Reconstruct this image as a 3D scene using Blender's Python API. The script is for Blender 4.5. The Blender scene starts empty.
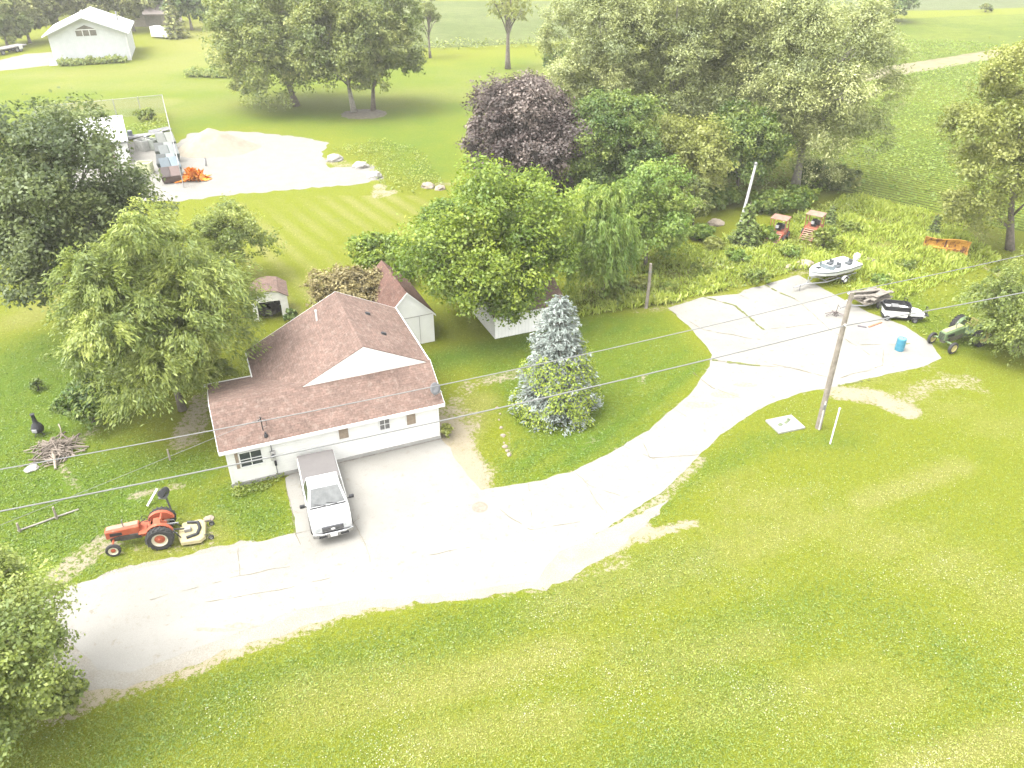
import bpy, math, random
import numpy as np
from mathutils import Matrix, Vector, noise

SC = bpy.context.scene
COL = SC.collection
R = math.radians
rnd = random.Random(7)
NR = np.random.default_rng(11)

# ------------------------------------------------------------------ camera
FPX, CAMH, PITCH = 790.0, 26.0, R(31.96)
CP, SP = math.cos(PITCH), math.sin(PITCH)
cam_data = bpy.data.cameras.new('camera')
cam = bpy.data.objects.new('camera', cam_data)
COL.objects.link(cam)
cam.location = (0, 0, CAMH)
cam.rotation_euler = (math.pi / 2 - PITCH, 0, 0)
cam_data.sensor_width = 36.0
cam_data.lens = 36.0 * FPX / 1024.0
cam_data.clip_end = 3000
SC.camera = cam


def G(x, y, z=0.0):
    """point of the plane at height z that the photograph shows at this spot"""
    u, v = x - 512.0, y - 384.0
    t = (CAMH - z) / (FPX * SP + v * CP)
    return Vector((u * t, (FPX * CP - v * SP) * t, z))


def HG(x, y, ty):
    """height of something standing at ground spot (x, y) whose top is seen at row ty"""
    Y = G(x, y).y
    return CAMH - Y * math.tan(PITCH + math.atan((ty - 384.0) / FPX))


def AZ(p, q):
    return math.atan2(q.y - p.y, q.x - p.x)


# ------------------------------------------------------------------ node helper
class NT:
    def __init__(self, name):
        self.m = bpy.data.materials.new(name)
        self.m.use_nodes = True
        self.t = self.m.node_tree
        self.b = self.t.nodes['Principled BSDF']
        self.out = self.t.nodes['Material Output']
        self._tc = None

    def n(self, typ, **kw):
        nd = self.t.nodes.new(typ)
        for k, v in kw.items():
            setattr(nd, k, v)
        return nd

    def l(self, a, b):
        self.t.links.new(a, b)

    def s(self, sock, v):
        if isinstance(v, bpy.types.NodeSocket):
            self.l(v, sock)
        else:
            sock.default_value = v

    def tc(self):
        if self._tc is None:
            self._tc = self.n('ShaderNodeTexCoord').outputs['Object']
        return self._tc

    def noise(self, scale, detail=4, rough=.55, vec=None, dist=0):
        nd = self.n('ShaderNodeTexNoise')
        self.l(vec or self.tc(), nd.inputs['Vector'])
        nd.inputs['Scale'].default_value = scale
        nd.inputs['Detail'].default_value = detail
        nd.inputs['Roughness'].default_value = rough
        nd.inputs['Distortion'].default_value = dist
        return nd.outputs['Fac']

    def math(self, op, a, b=0.0, c=0.0, clamp=False):
        nd = self.n('ShaderNodeMath', operation=op, use_clamp=clamp)
        self.s(nd.inputs[0], a)
        self.s(nd.inputs[1], b)
        self.s(nd.inputs[2], c)
        return nd.outputs[0]

    def ramp(self, f, a, b, lo=0.0, hi=1.0):
        nd = self.n('ShaderNodeMapRange', interpolation_type='SMOOTHSTEP')
        self.s(nd.inputs['Value'], f)
        nd.inputs['From Min'].default_value = a
        nd.inputs['From Max'].default_value = b
        nd.inputs['To Min'].default_value = lo
        nd.inputs['To Max'].default_value = hi
        return nd.outputs['Result']

    def mix(self, f, a, b, mode='MIX'):
        nd = self.n('ShaderNodeMix', data_type='RGBA', blend_type=mode)
        self.s(nd.inputs['Factor'], f)
        for sk, v in ((nd.inputs['A'], a), (nd.inputs['B'], b)):
            if isinstance(v, (tuple, list)):
                sk = [i for i in nd.inputs if i.name == sk.name and i.type == 'RGBA'][0]
                sk.default_value = (*v[:3], 1)
            else:
                sk = [i for i in nd.inputs if i.name == sk.name and i.type == 'RGBA'][0]
                self.l(v, sk)
        return [o for o in nd.outputs if o.type == 'RGBA'][0]

    def attr(self, name):
        nd = self.n('ShaderNodeAttribute', attribute_name=name)
        return nd.outputs['Fac']

    def scale_col(self, col, f):
        """multiply a colour by a factor socket"""
        nd = self.n('ShaderNodeVectorMath', operation='SCALE')
        if isinstance(col, (tuple, list)):
            nd.inputs[0].default_value = col[:3]
        else:
            self.l(col, nd.inputs[0])
        self.s(nd.inputs['Scale'], f)
        return nd.outputs[0]

    def bump(self, h, strength=.4, dist=.05):
        nd = self.n('ShaderNodeBump')
        nd.inputs['Strength'].default_value = strength
        nd.inputs['Distance'].default_value = dist
        self.l(h, nd.inputs['Height'])
        self.l(nd.outputs[0], self.b.inputs['Normal'])

    def fin(self, col, rough=.8, metal=0.0, spec=.3, k=1.0):
        if k != 1.0:
            col = self.scale_col(col, k)
        self.s(self.b.inputs['Base Color'], (*col[:3], 1) if isinstance(col, (tuple, list)) else col)
        self.s(self.b.inputs['Roughness'], rough)
        self.b.inputs['Metallic'].default_value = metal
        self.b.inputs['Specular IOR Level'].default_value = spec
        return self.m


def mat(name, col, rough=.7, metal=0.0, var=.18, vs=3.0, col2=None, amt=.5, s2=2.0, bump=.15, spec=.3, coat=0.0, k=.72):
    """plain weathered material: tonal variation, optional second colour in blotches, fine bump"""
    t = NT(name)
    if max(col) > .12:
        col = tuple(q * k for q in col)
        col2 = tuple(q * k for q in col2) if col2 else None
    n1 = t.noise(vs, 5, .6)
    c = t.scale_col(col, t.ramp(n1, .2, .8, 1 - var, 1 + var))
    if col2:
        n2 = t.noise(s2, 6, .65)
        c = t.mix(t.ramp(n2, 1 - amt - .08, 1 - amt + .08), c, col2)
    if bump:
        t.bump(t.noise(vs * 8, 3), bump, .02)
    if coat:
        t.b.inputs['Coat Weight'].default_value = coat
        t.b.inputs['Coat Roughness'].default_value = .08
    return t.fin(c, rough, metal, spec)


# ------------------------------------------------------------------ mesh builder
class MB:
    def __init__(self):
        self.v, self.f = [], []

    def add(self, vs, fs, M=None):
        o = len(self.v)
        self.v += [(M @ Vector(p))[:] if M else tuple(p) for p in vs]
        self.f += [tuple(i + o for i in q) for q in fs]
        return self

    def box(self, cx, cy, cz, sx, sy, sz, M=None, tx=1.0, ty=1.0):
        """box by centre and size; tx, ty shrink the top"""
        a, b, c = sx / 2, sy / 2, sz / 2
        v = [(-a, -b, -c), (a, -b, -c), (a, b, -c), (-a, b, -c),
             (-a * tx, -b * ty, c), (a * tx, -b * ty, c), (a * tx, b * ty, c), (-a * tx, b * ty, c)]
        f = [(0, 3, 2, 1), (4, 5, 6, 7), (0, 1, 5, 4), (1, 2, 6, 5), (2, 3, 7, 6), (3, 0, 4, 7)]
        T = Matrix.Translation((cx, cy, cz))
        return self.add(v, f, T @ M if M else T)

    def tube(self, pts, rad, n=8):
        pts = [Vector(p) for p in pts]
        if not isinstance(rad, (list, tuple)):
            rad = [rad] * len(pts)
        vs, fs, last = [], [], None
        for i, p in enumerate(pts):
            d = (pts[min(i + 1, len(pts) - 1)] - pts[max(i - 1, 0)])
            d = d.normalized() if d.length > 1e-9 else Vector((0, 0, 1))
            if last is None:
                a = d.orthogonal().normalized()
            else:
                a = last - d * last.dot(d)
                a = a.normalized() if a.length > 1e-6 else d.orthogonal().normalized()
            last = a
            b = d.cross(a)
            for k in range(n):
                w = 2 * math.pi * k / n
                vs.append(p + (a * math.cos(w) + b * math.sin(w)) * rad[i])
        for i in range(len(pts) - 1):
            for k in range(n):
                k2 = (k + 1) % n
                fs.append((i * n + k, i * n + k2, (i + 1) * n + k2, (i + 1) * n + k))
        fs.append(tuple(range(n - 1, -1, -1)))
        fs.append(tuple((len(pts) - 1) * n + k for k in range(n)))
        return self.add(vs, fs)

    def prism(self, poly, y0, y1, M=None):
        """polygon in local x-z pushed out along y"""
        n = len(poly)
        vs = [(x, y0, z) for x, z in poly] + [(x, y1, z) for x, z in poly]
        fs = [tuple(range(n)), tuple(range(2 * n - 1, n - 1, -1))]
        for i in range(n):
            j = (i + 1) % n
            fs.append((i, i + n, j + n, j))
        return self.add(vs, fs, M)

    def lathe(self, prof, n=24, M=None, cap=True):
        """(radius, z) profile spun about z"""
        vs, fs = [], []
        for r, z in prof:
            for k in range(n):
                w = 2 * math.pi * k / n
                vs.append((r * math.cos(w), r * math.sin(w), z))
        for i in range(len(prof) - 1):
            for k in range(n):
                k2 = (k + 1) % n
                fs.append((i * n + k, i * n + k2, (i + 1) * n + k2, (i + 1) * n + k))
        if cap:
            fs.append(tuple(range(n - 1, -1, -1)))
            fs.append(tuple((len(prof) - 1) * n + k for k in range(n)))
        return self.add(vs, fs, M)

    def loft(self, secs, cap=True, M=None):
        """list of closed sections with equal vertex counts"""
        n = len(secs[0])
        vs = [p for s in secs for p in s]
        fs = []
        for i in range(len(secs) - 1):
            for k in range(n):
                k2 = (k + 1) % n
                fs.append((i * n + k, i * n + k2, (i + 1) * n + k2, (i + 1) * n + k))
        if cap:
            fs.append(tuple(range(n - 1, -1, -1)))
            fs.append(tuple((len(secs) - 1) * n + k for k in range(n)))
        return self.add(vs, fs, M)

    def slab(self, quad, th):
        """thick sheet: polygon in 3-d, thickened downwards along z"""
        n = len(quad)
        vs = [tuple(p) for p in quad] + [(p[0], p[1], p[2] - th) for p in quad]
        fs = [tuple(range(n)), tuple(range(2 * n - 1, n - 1, -1))]
        for i in range(n):
            j = (i + 1) % n
            fs.append((i, i + n, j + n, j))
        return self.add(vs, fs)

    def build(self, name, m, parent=None, bevel=0.0, smooth=False, seg=2):
        me = bpy.data.meshes.new(name)
        me.from_pydata([tuple(p) for p in self.v], [], self.f)
        import bmesh
        bm = bmesh.new()
        bm.from_mesh(me)
        bmesh.ops.recalc_face_normals(bm, faces=bm.faces)
        bm.to_mesh(me)
        bm.free()
        me.materials.append(m)
        if smooth:
            me.polygons.foreach_set('use_smooth', [True] * len(me.polygons))
        o = bpy.data.objects.new(name, me)
        COL.objects.link(o)
        if parent:
            o.parent = parent
        if bevel:
            b = o.modifiers.new('bevel', 'BEVEL')
            b.width = bevel
            b.segments = seg
            b.limit_method = 'ANGLE'
            b.angle_limit = R(40)
        return o


def tag(o, label=None, cat=None, group=None, kind=None):
    for k, v in (('label', label), ('category', cat), ('group', group), ('kind', kind)):
        if v:
            o[k] = v
    return o


def thing(name, label, cat, loc, rz=0.0, group=None):
    o = bpy.data.objects.new(name, None)
    COL.objects.link(o)
    o.location = loc
    o.rotation_euler = (0, 0, rz)
    o.empty_display_size = .2
    return tag(o, label, cat, group)


def copy_tree(o, parent=None):
    c = o.copy()
    COL.objects.link(c)
    if parent:
        c.parent = parent
    for ch in list(o.children):
        copy_tree(ch, c)
    return c


def npmesh(name, V, F, m, parent=None, attrs=None):
    """V (n,3), F (m,k) arrays -> mesh object; attrs: point float attributes"""
    V = np.ascontiguousarray(V, dtype=np.float32)
    F = np.ascontiguousarray(F, dtype=np.int32)
    me = bpy.data.meshes.new(name)
    me.vertices.add(len(V))
    me.vertices.foreach_set('co', V.ravel())
    k = F.shape[1]
    me.loops.add(F.size)
    me.loops.foreach_set('vertex_index', F.ravel())
    me.polygons.add(len(F))
    me.polygons.foreach_set('loop_start', np.arange(0, F.size, k, dtype=np.int32))
    me.polygons.foreach_set('loop_total', np.full(len(F), k, dtype=np.int32))
    for a, val in (attrs or {}).items():
        at = me.attributes.new(a, 'FLOAT', 'POINT')
        at.data.foreach_set('value', np.ascontiguousarray(val, dtype=np.float32))
    me.update(calc_edges=True)
    me.materials.append(m)
    o = bpy.data.objects.new(name, me)
    COL.objects.link(o)
    if parent:
        o.parent = parent
    return o


def inpoly(X, Y, poly):
    r = np.zeros(X.shape, bool)
    n = len(poly)
    for i in range(n):
        x1, y1 = poly[i][0], poly[i][1]
        x2, y2 = poly[(i + 1) % n][0], poly[(i + 1) % n][1]
        c = ((y1 > Y) != (y2 > Y))
        with np.errstate(divide='ignore', invalid='ignore'):
            r ^= c & (X < (x2 - x1) * (Y - y1) / (y2 - y1 + 1e-12) + x1)
    return r


def segdist(X, Y, pts):
    d = np.full(X.shape, 1e9)
    for a, b in zip(pts[:-1], pts[1:]):
        ax, ay, bx, by = a[0], a[1], b[0], b[1]
        L = (bx - ax) ** 2 + (by - ay) ** 2 + 1e-9
        t = np.clip(((X - ax) * (bx - ax) + (Y - ay) * (by - ay)) / L, 0, 1)
        d = np.minimum(d, np.hypot(X - ax - t * (bx - ax), Y - ay - t * (by - ay)))
    return d


def rough_outline(pts, step=.5, amp=.12, seed=0):
    """closed outline cut into short steps and worn by noise"""
    out = []
    n = len(pts)
    for i in range(n):
        a, b = Vector(pts[i][:2]), Vector(pts[(i + 1) % n][:2])
        k = max(1, int((b - a).length / step))
        nrm = Vector((-(b - a).y, (b - a).x)).normalized()
        for j in range(k):
            p = a.lerp(b, j / k)
            w = noise.noise((p.x * 1.1, p.y * 1.1, seed)) + .6 * noise.noise((p.x * 3.7, p.y * 3.7, seed + 5))
            p = p + nrm * w * amp
            out.append((p.x, p.y))
    return out


def sheet(name, outline, z, m, parent=None):
    """flat triangulated sheet"""
    from mathutils.geometry import tessellate_polygon
    vs = [Vector((x, y, z)) for x, y in outline]
    tr = tessellate_polygon([vs])
    me = bpy.data.meshes.new(name)
    me.from_pydata([v[:] for v in vs], [], [tuple(t) for t in tr])
    me.update()
    if sum(p.normal.z for p in me.polygons) < 0:
        me.flip_normals()
    me.materials.append(m)
    o = bpy.data.objects.new(name, me)
    COL.objects.link(o)
    if parent:
        o.parent = parent
    return o
EXPOSURE, HAZE, GK = 2.86, 0.00036, .78
# ------------------------------------------------------------------ light, sky, air
w = bpy.data.worlds.new('World')
SC.world = w
w.use_nodes = True
SUN_EL, SUN_AZ = R(66), R(250)      # compass style: 0 = +Y, clockwise
wt = w.node_tree
bg = wt.nodes['Background']
sky = wt.nodes.new('ShaderNodeTexSky')
sky.sky_type = 'NISHITA'
sky.sun_disc = False
sky.sun_elevation = SUN_EL
sky.sun_rotation = SUN_AZ
sky.air_density = 1.0
sky.dust_density = 3.0
hs = wt.nodes.new('ShaderNodeHueSaturation')
hs.inputs['Saturation'].default_value = .08
wt.links.new(sky.outputs[0], hs.inputs['Color'])
wt.links.new(hs.outputs[0], bg.inputs[0])
bg.inputs[1].default_value = .15
sl = bpy.data.lights.new('sun', 'SUN')
sl.energy = .55
sl.angle = R(40)
sl.color = (1.0, .95, .87)
so = bpy.data.objects.new('sun', sl)
COL.objects.link(so)
sd = Vector((math.sin(SUN_AZ) * math.cos(SUN_EL), math.cos(SUN_AZ) * math.cos(SUN_EL), math.sin(SUN_EL)))
so.rotation_euler = sd.to_track_quat('Z', 'Y').to_euler()
so.location = sd * 200
vs_ = SC.view_settings
vs_.view_transform = 'Standard'
vs_.look = 'None'
vs_.gamma = 1
vs_.exposure = EXPOSURE
SC.cycles.max_bounces = 6
SC.cycles.diffuse_bounces = 3
SC.cycles.transmission_bounces = 3
SC.cycles.transparent_max_bounces = 6
SC.cycles.volume_bounces = 0

if HAZE > 0:
    hb = MB().box(0, 0, 13.5, 1300, 1300, 29)
    hm = bpy.data.materials.new('haze_air')
    hm.use_nodes = True
    ht = hm.node_tree
    ht.nodes.remove(ht.nodes['Principled BSDF'])
    pv = ht.nodes.new('ShaderNodeVolumePrincipled')
    pv.inputs['Color'].default_value = (.97, .96, .89, 1)
    pv.inputs['Density'].default_value = HAZE
    pv.inputs['Anisotropy'].default_value = .1
    ht.links.new(pv.outputs[0], ht.nodes['Material Output'].inputs['Volume'])
    tag(hb.build('haze', hm), kind='stuff')

# ------------------------------------------------------------------ ground layout (traced spots brought to the ground)
def P(*xy):
    return [G(x, y) for x, y in xy]

DRIVE_PX = [(48, 601), (82, 583), (115, 574), (175, 561), (240, 545), (296, 533), (285, 478), (300, 469), (441, 438),
            (452, 452), (466, 474), (481, 490), (527, 483), (570, 472), (605, 456), (648, 430), (690, 394), (709, 366), (712, 355),
            (705, 345), (690, 328), (668, 308), (704, 297), (738, 294), (744, 290), (764, 285), (798, 275), (822, 288),
            (868, 312), (905, 326), (932, 344), (941, 358), (926, 366), (880, 376), (838, 386), (800, 393), (765, 406), (724, 432), (700, 455),
            (664, 490), (620, 520), (585, 541), (560, 552), (546, 566), (538, 580), (480, 590), (400, 598), (345, 602),
            (290, 612), (235, 634), (175, 657), (130, 672), (98, 670), (70, 640)]
DRIVE = [p[:2] for p in P(*DRIVE_PX)]
GRAV_PX = [(20, 612), (45, 596), (115, 570), (240, 541), (540, 560), (590, 535), (670, 500), (640, 530), (600, 560), (560, 585), (480, 597), (400, 605),
           (340, 615), (300, 628), (240, 648), (180, 671), (125, 688), (90, 690), (40, 670)]
YARD_PX = [(150, 200), (176, 201), (240, 194), (300, 189), (362, 184), (385, 178), (372, 165), (330, 168), (322, 155), (330, 143),
           (300, 137), (262, 133), (240, 131), (190, 133), (172, 150), (128, 140), (100, 150), (60, 165), (30, 200), (90, 205)]
YARD = [p[:2] for p in P(*YARD_PX)]
ROAD_PX = [(-60, 82), (0, 71), (52, 65), (56, 52), (25, 54), (0, 60), (-60, 68)]
TRACK_PX = [(830, 78), (874, 68.5), (970, 53.5), (1060, 40), (1060, 48), (970, 63), (874, 80), (830, 90)]
FIELD_PX = [(800, 190), (835, 190), (870, 196), (906, 205), (967, 219), (1040, 236), (1250, 270), (1500, 160), (1200, 40), (1060, 13), (960, 16),
            (900, 19), (860, 21), (790, 40)]
FIELD = [p[:2] for p in P(*FIELD_PX)]
CORN_PX = [(380, 49), (470, 47), (545, 42), (575, 40), (640, 30), (640, 1), (380, 1)]
FARF_PX = [(880, 11), (960, 10), (1120, 4), (1120, -12), (800, -12), (800, 11)]

# ------------------------------------------------------------------ ground sheet with wear painted as surface kinds
def axis(lo, hi, st, far, g=1.25):
    a = list(np.arange(lo, hi + 1e-6, st))
    d, x = st, a[-1]
    while x < far:
        d *= g
        x += d
        a.append(min(x, far))
    d, x, pre = st, a[0], []
    while x > -far:
        d *= g
        x -= d
        pre.append(max(x, -far))
    return np.array(pre[::-1] + a)

gx, gy = axis(-60, 60, .35, 620), axis(14, 120, .35, 620)
GX, GY = np.meshgrid(gx, gy)
soil, dry, lush = np.zeros(GX.shape), np.zeros(GX.shape), np.zeros(GX.shape)

def brush(arr, px, rad, amt, soft=.6):
    d = segdist(GX, GY, [G(x, y)[:2] for x, y in px] if len(px) > 1 else [G(*px[0])[:2]] * 2)
    k = np.clip(1 - (d - rad * (1 - soft)) / (rad * soft), 0, 1)
    k = k * k * (3 - 2 * k)
    np.maximum(arr, amt * k, out=arr) if amt > 0 else np.add(arr, amt * k, out=arr)

def edge(arr, outline, rad, amt):
    d = segdist(GX, GY, [tuple(p) for p in outline] + [tuple(outline[0])])
    k = np.clip(1 - d / rad, 0, 1)
    np.maximum(arr, amt * k, out=arr)

# bare earth, stones and worn edges
brush(soil, [(447, 425), (462, 455), (475, 482)], 1.3, .85)
brush(soil, [(455, 400), (470, 384), (500, 378), (520, 372)], 1.0, .62)
brush(soil, [(446, 410), (470, 418), (462, 440)], 1.3, .66)
brush(soil, [(470, 470), (490, 470)], .9, .62)
brush(soil, [(640, 530), (600, 545), (565, 560), (550, 572)], .9, .8)
brush(soil, [(590, 545), (640, 538), (668, 528), (690, 525)], .55, .62)
brush(soil, [(560, 575), (620, 560)], 1.0, .55)
brush(soil, [(620, 525), (664, 497), (700, 460)], .6, .7)
brush(soil, [(840, 392), (880, 398), (905, 410)], 1.5, .9)
brush(soil, [(900, 400), (930, 385), (970, 380)], 1.2, .62)
brush(soil, [(930, 370), (985, 392)], 1.0, .55)
brush(soil, [(60, 575), (80, 560), (112, 540)], 1.2, .72)
brush(soil, [(120, 552), (200, 545)], .7, .5)
brush(soil, [(205, 520), (212, 545)], .5, .6)
brush(soil, [(130, 497), (160, 490), (182, 485)], .5, .7)
brush(soil, [(60, 465), (78, 490)], .45, .62)
brush(soil, [(78, 440), (100, 428)], 1.0, .55)
brush(soil, [(185, 440), (195, 418), (205, 400)], 1.5, .74)
brush(soil, [(60, 712), (110, 690), (180, 668), (240, 645), (300, 625), (345, 606), (400, 600)], 1.0, .8)
brush(soil, [(345, 606), (480, 596), (540, 588)], .45, .6)
brush(soil, [(640, 310), (690, 303), (740, 297)], 1.2, .5)
brush(soil, [(795, 270), (815, 268), (835, 275)], 1.8, .6)
brush(soil, [(380, 186), (378, 196), (392, 192)], 1.2, .75)
brush(soil, [(430, 185), (450, 184)], 1.0, .62)
brush(soil, [(330, 160), (375, 178)], 2.0, .6)
brush(soil, [(595, 440), (585, 446)], .5, .5)
brush(soil, [(645, 375), (642, 383)], .4, .62)
brush(soil, [(505, 425), (512, 455)], .3, .6)
brush(soil, [(860, 290), (905, 288)], .8, .6)
brush(soil, [(980, 262), (1000, 275)], .8, .55)
edge(soil, DRIVE, .45, .5)
# dry, straw-coloured turf
brush(dry, [(560, 600), (700, 560), (800, 520)], 3.0, .6, .9)
brush(dry, [(300, 700), (450, 680), (560, 650)], 2.2, .75, .9)
brush(dry, [(420, 740), (560, 720)], 2.0, .65, .9)
brush(dry, [(620, 660), (760, 640)], 2.2, .6, .9)
brush(dry, [(900, 768), (1024, 740)], 1.6, .9, .9)
brush(dry, [(700, 700), (900, 690)], 2.6, .5, .9)
brush(dry, [(930, 475), (860, 500), (960, 465)], 1.4, .8, .9)
brush(dry, [(750, 500), (950, 560), (1024, 600)], 4.0, .55, 1)
brush(dry, [(700, 280), (770, 250), (830, 240), (880, 250)], 5.0, .8, .9)
brush(dry, [(600, 290), (680, 275)], 3.5, .7, .9)
brush(dry, [(830, 250), (905, 215), (970, 232)], 3.5, .75, .9)
brush(dry, [(880, 380), (1010, 430)], 3.5, .45, 1)
brush(dry, [(60, 300), (20, 320)], 3.0, .75, .9)
brush(dry, [(150, 70), (200, 55), (190, 25)], 14, .8, .9)
brush(dry, [(30, 75), (150, 72), (230, 60)], 8, .8, .9)
brush(dry, [(460, 75), (540, 78)], 10, .4, .9)
brush(dry, [(560, 100), (545, 60)], 6, .5, .9)
brush(dry, [(460, 445), (480, 400)], 2.0, .75, .9)
brush(dry, [(150, 545), (215, 530)], 2.0, .6, .9)
brush(dry, [(80, 105), (160, 103)], 5, .8, .6)
brush(dry, [(180, 110), (260, 100), (420, 95), (520, 90)], 12, .55, .9)
brush(dry, [(60, 85), (240, 85)], 9, .6, .9)
brush(dry, [(900, 35), (1024, 18)], 8, .8, .9)
# deep green clover turf
brush(lush, [(120, 750), (250, 690), (400, 650), (560, 600), (700, 560)], 2.2, .45, .9)
brush(lush, [(60, 768), (160, 700)], 2.6, .2, .9)
brush(lush, [(700, 640), (860, 600), (960, 660)], 2.6, .35, .9)
brush(lush, [(860, 440), (760, 440), (690, 480), (600, 540)], 1.6, .5, .9)
brush(lush, [(640, 650), (760, 690), (640, 768)], 2.0, .4, .9)
brush(lush, [(530, 470), (620, 425), (680, 360)], 3.0, .8, .8)
brush(lush, [(440, 360), (490, 350), (580, 330), (640, 330)], 2.5, .85, .9)
brush(lush, [(520, 445), (520, 480)], 1.2, .6, .9)
brush(lush, [(40, 360), (30, 470), (100, 500), (20, 560)], 7, .95, .8)
brush(lush, [(230, 500), (275, 520)], 2.6, .8, .8)
brush(lush, [(150, 470), (190, 470)], 3, .8, .8)
brush(lush, [(380, 120), (430, 165), (420, 110)], 9, .7, .9)
brush(lush, [(120, 100), (160, 110)], 3, .5, .9)
brush(lush, [(900, 300), (960, 340), (990, 300)], 4, .6, .9)
brush(lush, [(150, 100), (300, 85), (420, 100), (540, 85)], 30, .62, .4)
brush(lush, [(40, 85), (250, 60)], 20, .5, .4)
brush(soil, [(447, 425), (462, 455), (475, 482)], 1.5, 1.0)
brush(soil, [(640, 530), (600, 545), (565, 560), (550, 572)], 1.1, .95)
brush(soil, [(600, 548), (640, 540), (672, 528), (695, 522)], .5, .85)
# mowing bands on the back lawn: cut grass left in lines
LAWN = [p[:2] for p in P((205, 205), (300, 196), (430, 196), (440, 240), (410, 270), (330, 290), (285, 330), (255, 290))]
a0, a1 = G(262, 205), G(325, 258)
dv = Vector((a1 - a0)).normalized()
nv = (-dv.y, dv.x)
dn = (GX * nv[0] + GY * nv[1])
inl = inpoly(GX, GY, LAWN)
ph = np.sin(2 * math.pi * dn / 1.9) * .5 + .5
dry = np.where(inl, np.maximum(dry, .05 + 1.15 * ph * (.6 + .4 * np.sin(GX * .35) * np.sin(GY * .27))), dry)
# faint mower bands across the front lawn
b0, b1 = G(300, 690), G(700, 560)
dv2 = Vector((b1 - b0)).normalized()
dn2 = GX * -dv2.y + GY * dv2.x
front = (GY < 48) & (~inpoly(GX, GY, DRIVE))
dry = np.where(front, dry + .10 * np.sin(2 * math.pi * dn2 / 2.3 + .8 * np.sin(GX * .12)), dry)
isl = inpoly(GX, GY, [p[:2] for p in P((520, 480), (600, 455), (700, 385), (710, 350), (660, 308), (560, 320), (470, 370))])
lush = np.where(isl, lush + .22 * np.sin(2 * math.pi * (GX * .75 - GY * .66) / 1.7), lush)

ISLE = [p[:2] for p in P((436, 372), (500, 340), (560, 312), (668, 308), (712, 355), (690, 394), (605, 456), (527, 483), (500, 486), (505, 440), (490, 400), (470, 372))]
dI = segdist(GX, GY, [tuple(p) for p in ISLE] + [tuple(ISLE[0])])
lush = np.where(inpoly(GX, GY, ISLE), np.maximum(lush, .75 * np.clip(dI / 1.5, 0, 1)), lush)
nx_, ny_ = len(gx), len(gy)
idx = np.arange(nx_ * ny_).reshape(ny_, nx_)
F = np.stack([idx[:-1, :-1], idx[:-1, 1:], idx[1:, 1:], idx[1:, :-1]], -1).reshape(-1, 4)
V = np.stack([GX, GY, np.zeros(GX.shape)], -1).reshape(-1, 3)

def ground_material():
    t = NT('turf')
    n1, n2, n3, n4 = t.noise(.16, 5, .6), t.noise(1.1, 5, .6), t.noise(5, 5, .65), t.noise(22, 3, .7)
    so_, dr, lu = t.attr('soil'), t.attr('dry'), t.attr('lush')
    lf = t.math('ADD', lu, t.math('MULTIPLY_ADD', n1, 1.15, -.68))
    lf = t.math('ADD', lf, t.math('MULTIPLY_ADD', n2, .9, -.45), clamp=True)
    c = t.mix(lf, (.164, .186, .015), (.092, .152, .014))
    df = t.math('ADD', dr, t.math('MULTIPLY_ADD', n2, 1.2, -.72))
    df = t.math('ADD', df, t.math('MULTIPLY_ADD', n3, .8, -.4), clamp=True)
    c = t.mix(t.math('MULTIPLY', df, .72), c, (.232, .222, .075))
    c = t.scale_col(c, t.ramp(n4, .25, .75, .62, 1.36))
    c = t.scale_col(c, t.ramp(n3, .2, .8, .84, 1.15))
    c = t.scale_col(c, .78)
    sf = t.math('ADD', so_, t.math('MULTIPLY_ADD', n3, 1.7, -.85))
    sf = t.math('ADD', sf, t.math('MULTIPLY_ADD', n2, 1.0, -.5))
    sf = t.math('ADD', sf, t.math('MULTIPLY_ADD', n4, .9, -.45))
    sf = t.math('MULTIPLY', t.ramp(sf, .48, .86), t.ramp(so_, .04, .25))
    sc = t.scale_col(t.mix(n2, (.225, .188, .125), (.265, .235, .172)), t.ramp(n4, .2, .8, .8, 1.15))
    c = t.mix(sf, c, sc)
    t.bump(t.math('ADD', n4, t.math('MULTIPLY', n3, 1.5)), .55, .08)
    return t.fin(c, .95, 0, .08, GK)

gr = npmesh('ground', V, F, ground_material(), attrs={'soil': soil.ravel(), 'dry': dry.ravel(), 'lush': np.clip(lush, -.3, 1.2).ravel()})
tag(gr, kind='structure')

# ------------------------------------------------------------------ concrete, gravel, field sheets
def concrete_mat():
    t = NT('old_concrete')
    n1, n2, n3 = t.noise(.35, 5, .6), t.noise(2.5, 6, .7), t.noise(30, 3, .7)
    c = t.mix(t.ramp(n1, .3, .7), (.206, .198, .176), (.234, .226, .204))
    c = t.mix(t.ramp(n2, .54, .74), c, (.176, .155, .124))
    c = t.scale_col(c, t.ramp(n3, .2, .8, .84, 1.12))
    t.bump(n3, .2, .02)
    return t.fin(c, .9, 0, .2, GK)

def gravel_mat(name, a, b, k=1.0):
    t = NT(name)
    n1, n2 = t.noise(.8, 5, .65), t.noise(14 * k, 4, .8)
    v = t.n('ShaderNodeTexVoronoi')
    t.l(t.tc(), v.inputs['Vector'])
    v.inputs['Scale'].default_value = 16 * k
    c = t.mix(t.ramp(n1, .3, .7), a, b)
    c = t.scale_col(c, t.ramp(n2, .25, .75, .78, 1.15))
    t.bump(v.outputs['Distance'], .5, .04)
    return t.fin(c, .95, 0, .1, GK)

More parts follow.
